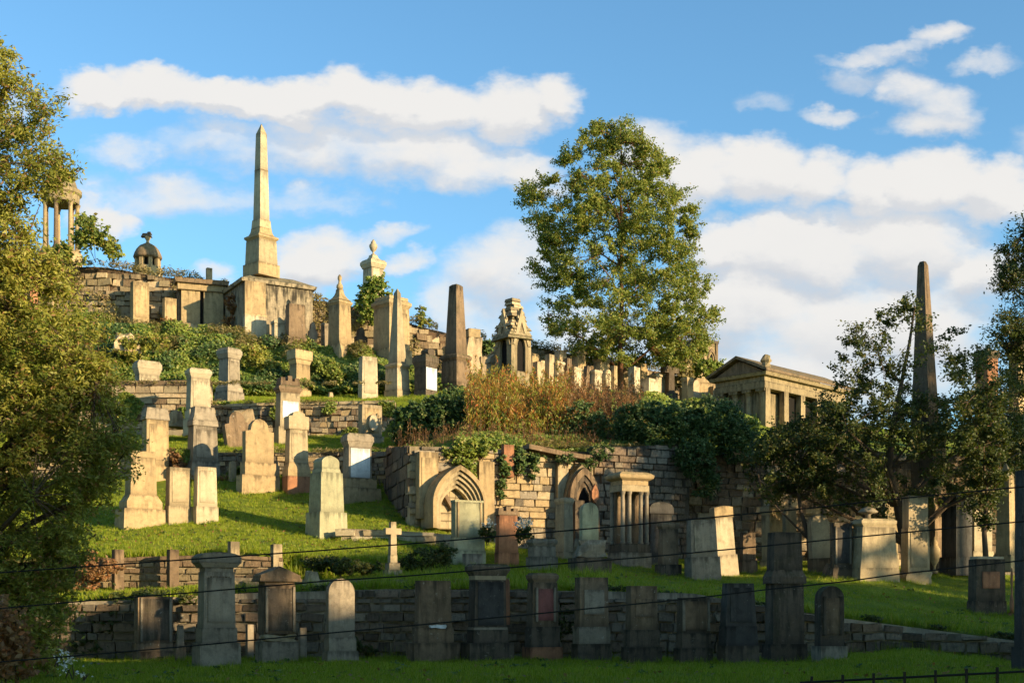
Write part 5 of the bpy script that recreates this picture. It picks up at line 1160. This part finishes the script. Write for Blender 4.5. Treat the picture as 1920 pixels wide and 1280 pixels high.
bush('rust_bush', 'blurred rust coloured bush in the bottom left corner', 'bush', [(-20, 1190, 70, 60), (20, 1230, 50, 46)], 17.5, 5000, .09, 'leaf_rust', .2, 40)
bush('terrace_plant', 'dry stems and leaves around the foot of the grey shouldered pedestal', 'plant', [(345, 890, 22, 26), (330, 860, 12, 20), (420, 905, 18, 16)], 46.6, 1800, .12, 'leaf_rust', .18, 40)

# willowherb: tall orange and green stems
def herbs(name, label, x0, x1, r0, r1, s0, s1, n, h0, h1, mat, lw=.09):
    bm = bmesh.new(); P = []; org = interp(ROWS[r0], (x0 + x1) / 2)
    for _ in range(n):
        x = random.uniform(x0, x1); s = random.uniform(s0, s1); p = interp(ROWS[r0], x).lerp(interp(ROWS[r1], x), s) - org
        h = random.uniform(h0, h1) * (1 + .7 * noise.noise(Vector((p.x * 1.2, p.y * 1.2, 1)))); lean = Vector((random.gauss(0, .07), random.gauss(0, .07), 1)) * h
        a = p; c = p + lean; m_ = a.lerp(c, .5) + Vector((random.gauss(0, .03), 0, 0)); add_tube(bm, [a, m_, c], [.014, .01, .004], 3)
        k = int(h * 26)
        for i in range(k):
            q = random.uniform(.15, 1); r_ = (1.15 - q) * .13 + .02; P.append(tuple(a.lerp(c, q) + Vector((random.gauss(0, r_), random.gauss(0, r_), 0))))
    root = empty(name, org, 0, label=label); root['kind'] = 'stuff'; del root['label']; tag(root, label)
    link('leaves', leaf_mesh('leaves', P, lw, .22, up=0, droop=-1.6), mat, root)['kind'] = 'stuff'; join_mesh(bm, 'stalks', 'stem', root)['kind'] = 'stuff'
herbs('willowherb', 'tall orange and lime willowherb stems above the pale wall', 880, 1065, 10, 12, .25, 1.0, 900, .8, 1.75, 'leaf_herb', .17)
herbs('willowherb', 'tall brown going to seed willowherb stems left of the big tree trunk', 1040, 1200, 10, 12, .3, 1.0, 620, .8, 1.7, 'leaf_rust', .13)
herbs('willowherb', 'green leafy willowherb clumps mixed among the orange stems', 880, 1170, 10, 12, .2, .9, 260, .7, 1.2, 'leaf_ivy', .14)
bank('ivy', 'dark creeper patches trailing over the low dark retaining wall', 2, 3, 440, 1900, 9000, .06, 'leaf_dark', .18, 12, keep=lambda x, s, z: z > .18 + .25 * (1 - s))
P = []
for _ in range(2600):
    r0, r1 = random.choice(((1, 2), (3, 4), (6, 7), (7, 8))); x = random.uniform(0, 1920 if r0 < 6 else 860); p = interp(ROWS[r0], x).lerp(interp(ROWS[r1], x), random.random())
    if noise.noise(Vector((p.x * .4, p.y * .4, 8))) < -.05: continue
    P.append((p.x, p.y, p.z + hump(p) + .05))
tag(link('fallen_leaves', leaf_mesh('fallen_leaves', P, .085, .7, up=1.5), 'leaf_rust'), 'brown fallen leaves scattered on the lawns', None, None, 'stuff')
herbs('weeds', 'rusty weeds near the orange herbs and ivy mound', 730, 1150, 10, 11, .05, .3, 170, .3, .8, 'leaf_rust', .09)
bush('herb_shrub', 'green shrub growing through the left part of the orange herbs', 'bush', [(925, 792, 36, 26), (968, 805, 30, 20)], 46.2, 4200, .09, 'leaf_ivy', .2, 50)
bush('herb_shrub', 'darker green shrub growing through the brown stems below the big tree', 'bush', [(1090, 785, 34, 30), (1135, 800, 34, 30), (1050, 812, 26, 18)], 46.4, 5200, .09, 'leaf_ivyd', .2, 50)
bush('ivy_curtain', 'thin ivy trailing from the coping above the gothic niche', 'plant', [(1010, 858, 26, 8, 0), (1060, 862, 24, 8, .4), (1105, 872, 18, 14, .8), (1128, 850, 22, 18, 1.1)], 42.2, 2200, .085, 'leaf_ivyd', .14, 40)

# trees
tree('maple_tree', 'tall bushy tree standing on the terrace, full leafy crown against the clouds', (1165, 748), 66,
     [(228,1120,1200),(262,1070,1222),(300,1040,1255),(345,985,1275),(372,962,1306),(430,985,1312),(475,1005,1318),(505,985,1318),(545,1008,1345),(575,1008,1362),(605,1000,1352),(640,1040,1345),(668,1085,1320),(688,1150,1300)],
     600, 280, .62, .105, 'leaf_maple', [(1165,760),(1164,700),(1163,640),(1166,570),(1164,500),(1166,430),(1163,360),(1165,290),(1163,240)], tr=.17, depth=.85, asp=.75, bark='barkred', nlimb=20, twr=.008, holes=.22, edge=.5)
tree('willow_tree', 'large leafy tree filling the left edge, golden at the top and dark below', (-70, 1275), 20.5,
     [(88,-120,32),(150,-150,62),(200,-170,118),(250,-170,150),(300,-170,158),(350,-170,160),(385,-170,66),(440,-170,80),(500,-170,135),(560,-170,170),(620,-170,212),(700,-170,235),(780,-170,262),(850,-170,285),(905,-170,262),(960,-170,205),(1050,-170,178),(1120,-170,160),(1180,-170,140),(1250,-100,120)],
     900, 170, .36, .08, 'leaf_willow', [(-70,1275),(-60,1100),(-50,900),(-60,700),(-50,500),(-55,300),(-40,130)], tr=.2, depth=.5, asp=.34, nlimb=20, droop=.35, twr=.006, snapb=True, dens=lambda x, y: (.7 if y < 480 else 1.0), edge=.7, holes=.42)
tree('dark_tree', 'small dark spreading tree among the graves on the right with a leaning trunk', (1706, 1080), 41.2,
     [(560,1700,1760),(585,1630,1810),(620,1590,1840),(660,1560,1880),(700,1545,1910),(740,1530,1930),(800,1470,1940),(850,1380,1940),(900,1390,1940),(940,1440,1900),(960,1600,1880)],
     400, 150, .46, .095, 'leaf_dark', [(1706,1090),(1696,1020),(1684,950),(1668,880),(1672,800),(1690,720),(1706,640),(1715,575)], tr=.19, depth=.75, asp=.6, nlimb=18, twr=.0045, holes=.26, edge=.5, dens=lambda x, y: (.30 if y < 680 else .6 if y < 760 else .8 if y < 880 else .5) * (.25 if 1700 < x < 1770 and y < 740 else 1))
tree('dark_tree', 'thin forked tree left of the small dark spreading tree', (1522, 1072), 40.6,
     [(775,1500,1580),(800,1440,1600),(820,1405,1600),(850,1380,1590),(900,1390,1570),(940,1430,1550)],
     95, 120, .40, .09, 'leaf_dark', [(1522,1072),(1516,1010),(1500,950),(1492,890),(1505,840),(1512,790)], tr=.10, depth=.8, asp=.6, nlimb=8, twr=.010, holes=.15)
tree('evergreen_tree', 'dark green tree entering the frame at the right edge against the sky', (2010, 1100), 44,
     [(395,1935,2150),(420,1890,2150),(460,1868,2150),(510,1848,2150),(550,1862,2150),(575,1880,2150),(600,1845,2150),(640,1850,2150),(690,1880,2150),(740,1830,2150),(800,1800,2150),(850,1810,2150),(890,1830,2150)],
     560, 150, .66, .12, 'leaf_dark', [(2010,1110),(2005,1000),(2000,850),(1995,700),(2000,560),(2005,420)], tr=.17, depth=.6, asp=.4, nlimb=12, twr=.009, holes=.25)
tree('dark_tree', 'slim dark tree with hanging twigs just left of the slim tall pillar', (1852, 1080), 37.5,
     [(720,1790,1880),(800,1780,1900),(880,1800,1900),(940,1820,1880),(985,1830,1870)],
     90, 130, .36, .09, 'leaf_dark', [(1852,1080),(1846,1000),(1850,930),(1844,860),(1846,780)], tr=.1, depth=.8, asp=.6, nlimb=7, twr=.008)
# unseen trees added by the hall to dapple light on the right hand graves
def off_tree(u, t, h0, h1, rad, label, n=42, rc=1.1):
    p = along(t, u); dh = (30 - t) * TK; z0, z1 = h0 - dh, h1 - dh
    root = empty('unseen_tree', (p.x, p.y, -1.6), 0, label=label, cat='tree'); P = []
    for _ in range(n):
        a = random.uniform(0, 6.28); q = random.random(); z = z0 + (z1 - z0) * q; r_ = rad * math.sqrt(max(.1, 1 - (2 * q - 1) ** 2)) * math.sqrt(random.random())
        P.append(cluster_leaves(np.array([r_ * math.cos(a), r_ * math.sin(a), z + 1.6]), rc, 130))
    link('crown', leaf_mesh('crown', np.concatenate(P), .30, .7), 'leaf_maple', root)
    bm = bmesh.new(); add_tube(bm, [(0, 0, -.5), (.1, 0, (z0 + 1.6) * .6), (0, .1, z0 + 2.6), (0, 0, z1)], [.28, .24, .2, .05], 8); join_mesh(bm, 'trunk', 'bark', root)
off_tree(42.0, 33, 13.4, 18.6, 2.3, 'unseen round crowned tree just past the end of the added hall', 60, .8)
off_tree(38.0, 27, 7.5, 11.6, 2.3, 'unseen thin tree added by the gable to dapple the light', 34, .6)
off_tree(40.6, 28, 7.6, 11.6, 1.7, 'unseen thin tree added a little farther from the gable', 12, .6)
off_tree(13, 24, 9.0, 13.9, 3.0, 'unseen leafy tree added before the middle of the hall', 40)
off_tree(20.1, 27, 10.0, 13.6, 1.5, 'unseen thin tree added to dapple light through the low link', 7, .6)
off_tree(32.0, 25, 9.0, 14.3, 2.6, 'unseen leafy tree added near the far end of the hall', 36)

# unseen trees added behind and left of the viewer to block sky light
for k, (x, y, hh, lb) in enumerate(((-31, -3, 21, 'added sky blocking tree behind the path, farthest left'), (-20, -9, 22, 'added sky blocking tree behind the path, second from the left'), (-9, -10, 23, 'added sky blocking tree behind the path, third from the left'), (2, -10, 22, 'added sky blocking tree behind the path, fourth from the left'), (-38, 12, 20, 'added sky blocking tree at the left end of the path'), (12, -12, 21, 'added sky blocking tree behind the path nearest the added hall'), (-29, 24, 19, 'broad tree beyond the left edge of the graveyard, nearest the path'), (-40, 38, 22, 'broad tree beyond the left edge of the graveyard, highest up the slope'), (-27, 11, 18, 'added sky blocking tree left of the leafy willow, outside the frame'))):
    root = empty('unseen_tree', (x, y, -1.8), 0, label=lb, cat='tree'); P = []
    for _ in range(60):
        a = random.uniform(0, 6.28); q = random.random(); r_ = 6.2 * math.sqrt(max(.15, 1 - (2 * q - 1) ** 2)) * math.sqrt(random.random())
        P.append(cluster_leaves(np.array([r_ * math.cos(a), r_ * math.sin(a), 3 + (hh - 3) * q]), 2.0, 70))
    link('crown', leaf_mesh('crown', np.concatenate(P), .75, .7), 'leaf_maple', root)
    bm = bmesh.new(); add_tube(bm, [(0, 0, -.5), (.1, 0, 4), (0, .1, 9), (0, 0, hh - 1)], [.4, .34, .25, .05], 8); join_mesh(bm, 'trunk', 'bark', root)

# long grass left standing round the stones, and weeds in the lawns
P = []
for p, w0, a, free in FOOT:
    if free or p.y > 60: continue
    for _ in range(26):
        u_, v_ = random.choice(((random.uniform(-.6, .6), -.42), (random.choice((-.58, .58)), random.uniform(-.4, .3))))
        q = p + Vector((math.cos(a) * u_ * w0 - math.sin(a) * v_ * w0, math.sin(a) * u_ * w0 + math.cos(a) * v_ * w0, 0)); P.append((q.x + random.gauss(0, .05), q.y + random.gauss(0, .05), ground_z(q.x, q.y) - .02))
ring = blade_mesh(16, .15, .10, .006, 5); ring.materials.append(M['blade'])
gn_scatter('long_grass', P, ring, 'uncut tufts of grass round the feet of the gravestones', .5, 1.2)
P = []
for _ in range(420):
    r0, r1 = random.choice(((1, 2), (3, 4), (6, 7), (7, 8), (5, 6))); x = random.uniform(0, 1920 if r0 < 5 else 860); p = interp(ROWS[r0], x).lerp(interp(ROWS[r1], x), random.random())
    P.append(cluster_leaves(np.array([p.x, p.y, p.z + hump(p) + .04]), .13, 14, K=5, flat=.3))
tag(link('lawn_weeds', leaf_mesh('lawn_weeds', np.concatenate(P), .075, .6, up=1.2), 'leaf_ivyd'), 'low broad leaved weeds dotted over the lawns', None, None, 'stuff')

# cables and railing
def cable(label, pts, D):
    Q = [W(x, y, D) for x, y in pts]; a = Q[0]; e0 = W(-700, pts[0][1] + (pts[0][1] - pts[1][1]) * 1.0 + 40, D); e1 = W(2700, pts[-1][1] - 95, D)
    Q = [e0] + Q + [e1]; bm = bmesh.new(); add_tube(bm, [q - a for q in Q], .0048, 6); o = link('cable', bm_mesh(bm), 'iron'); o.location = a; tag(o, label, 'cable', 'cables strung across the foreground')
cable('uppermost of the three dark cables crossing the picture', [(0,1073),(240,1056),(580,1033),(780,1018),(960,1003),(1172,985),(1370,966),(1530,951),(1690,934),(1920,912)], 8.5)
cable('middle one of the three dark cables crossing the picture', [(0,1140),(182,1124),(365,1110),(480,1100),(607,1089),(765,1079),(1000,1060),(1210,1044),(1435,1023),(1672,1000),(1920,977)], 8.5)
cable('lowest of the three dark cables crossing the picture', [(0,1240),(200,1224),(360,1210),(552,1192),(772,1172),(985,1152),(1147,1136),(1310,1120),(1435,1105),(1590,1089),(1690,1075),(1920,1050)], 8.5)
D = 12.0; a = W(1500, 1279, D); rl = empty('railing', a, 0, label='thin dark iron railing at the bottom right corner', cat='railing')
for zo in (0, -.55):
    bm = bmesh.new(); add_tube(bm, [Vector((0, 0, zo)), W(1700, 1269, D) - a + Vector((0, 0, zo)), W(1920, 1258, D) - a + Vector((0, 0, zo)), W(2300, 1240, D) - a + Vector((0, 0, zo))], .012, 6); link('rail', bm_mesh(bm), 'iron', rl)
for i in range(13):
    x = 1522 + i * 58; y = 1278 - (x - 1500) * .0497
    o = boxpart('post', (0, 0, -.95), (.022, .022, 1.0), 'iron', rl, bevel=.002); q = W(x, y, D) - a; o.location = q
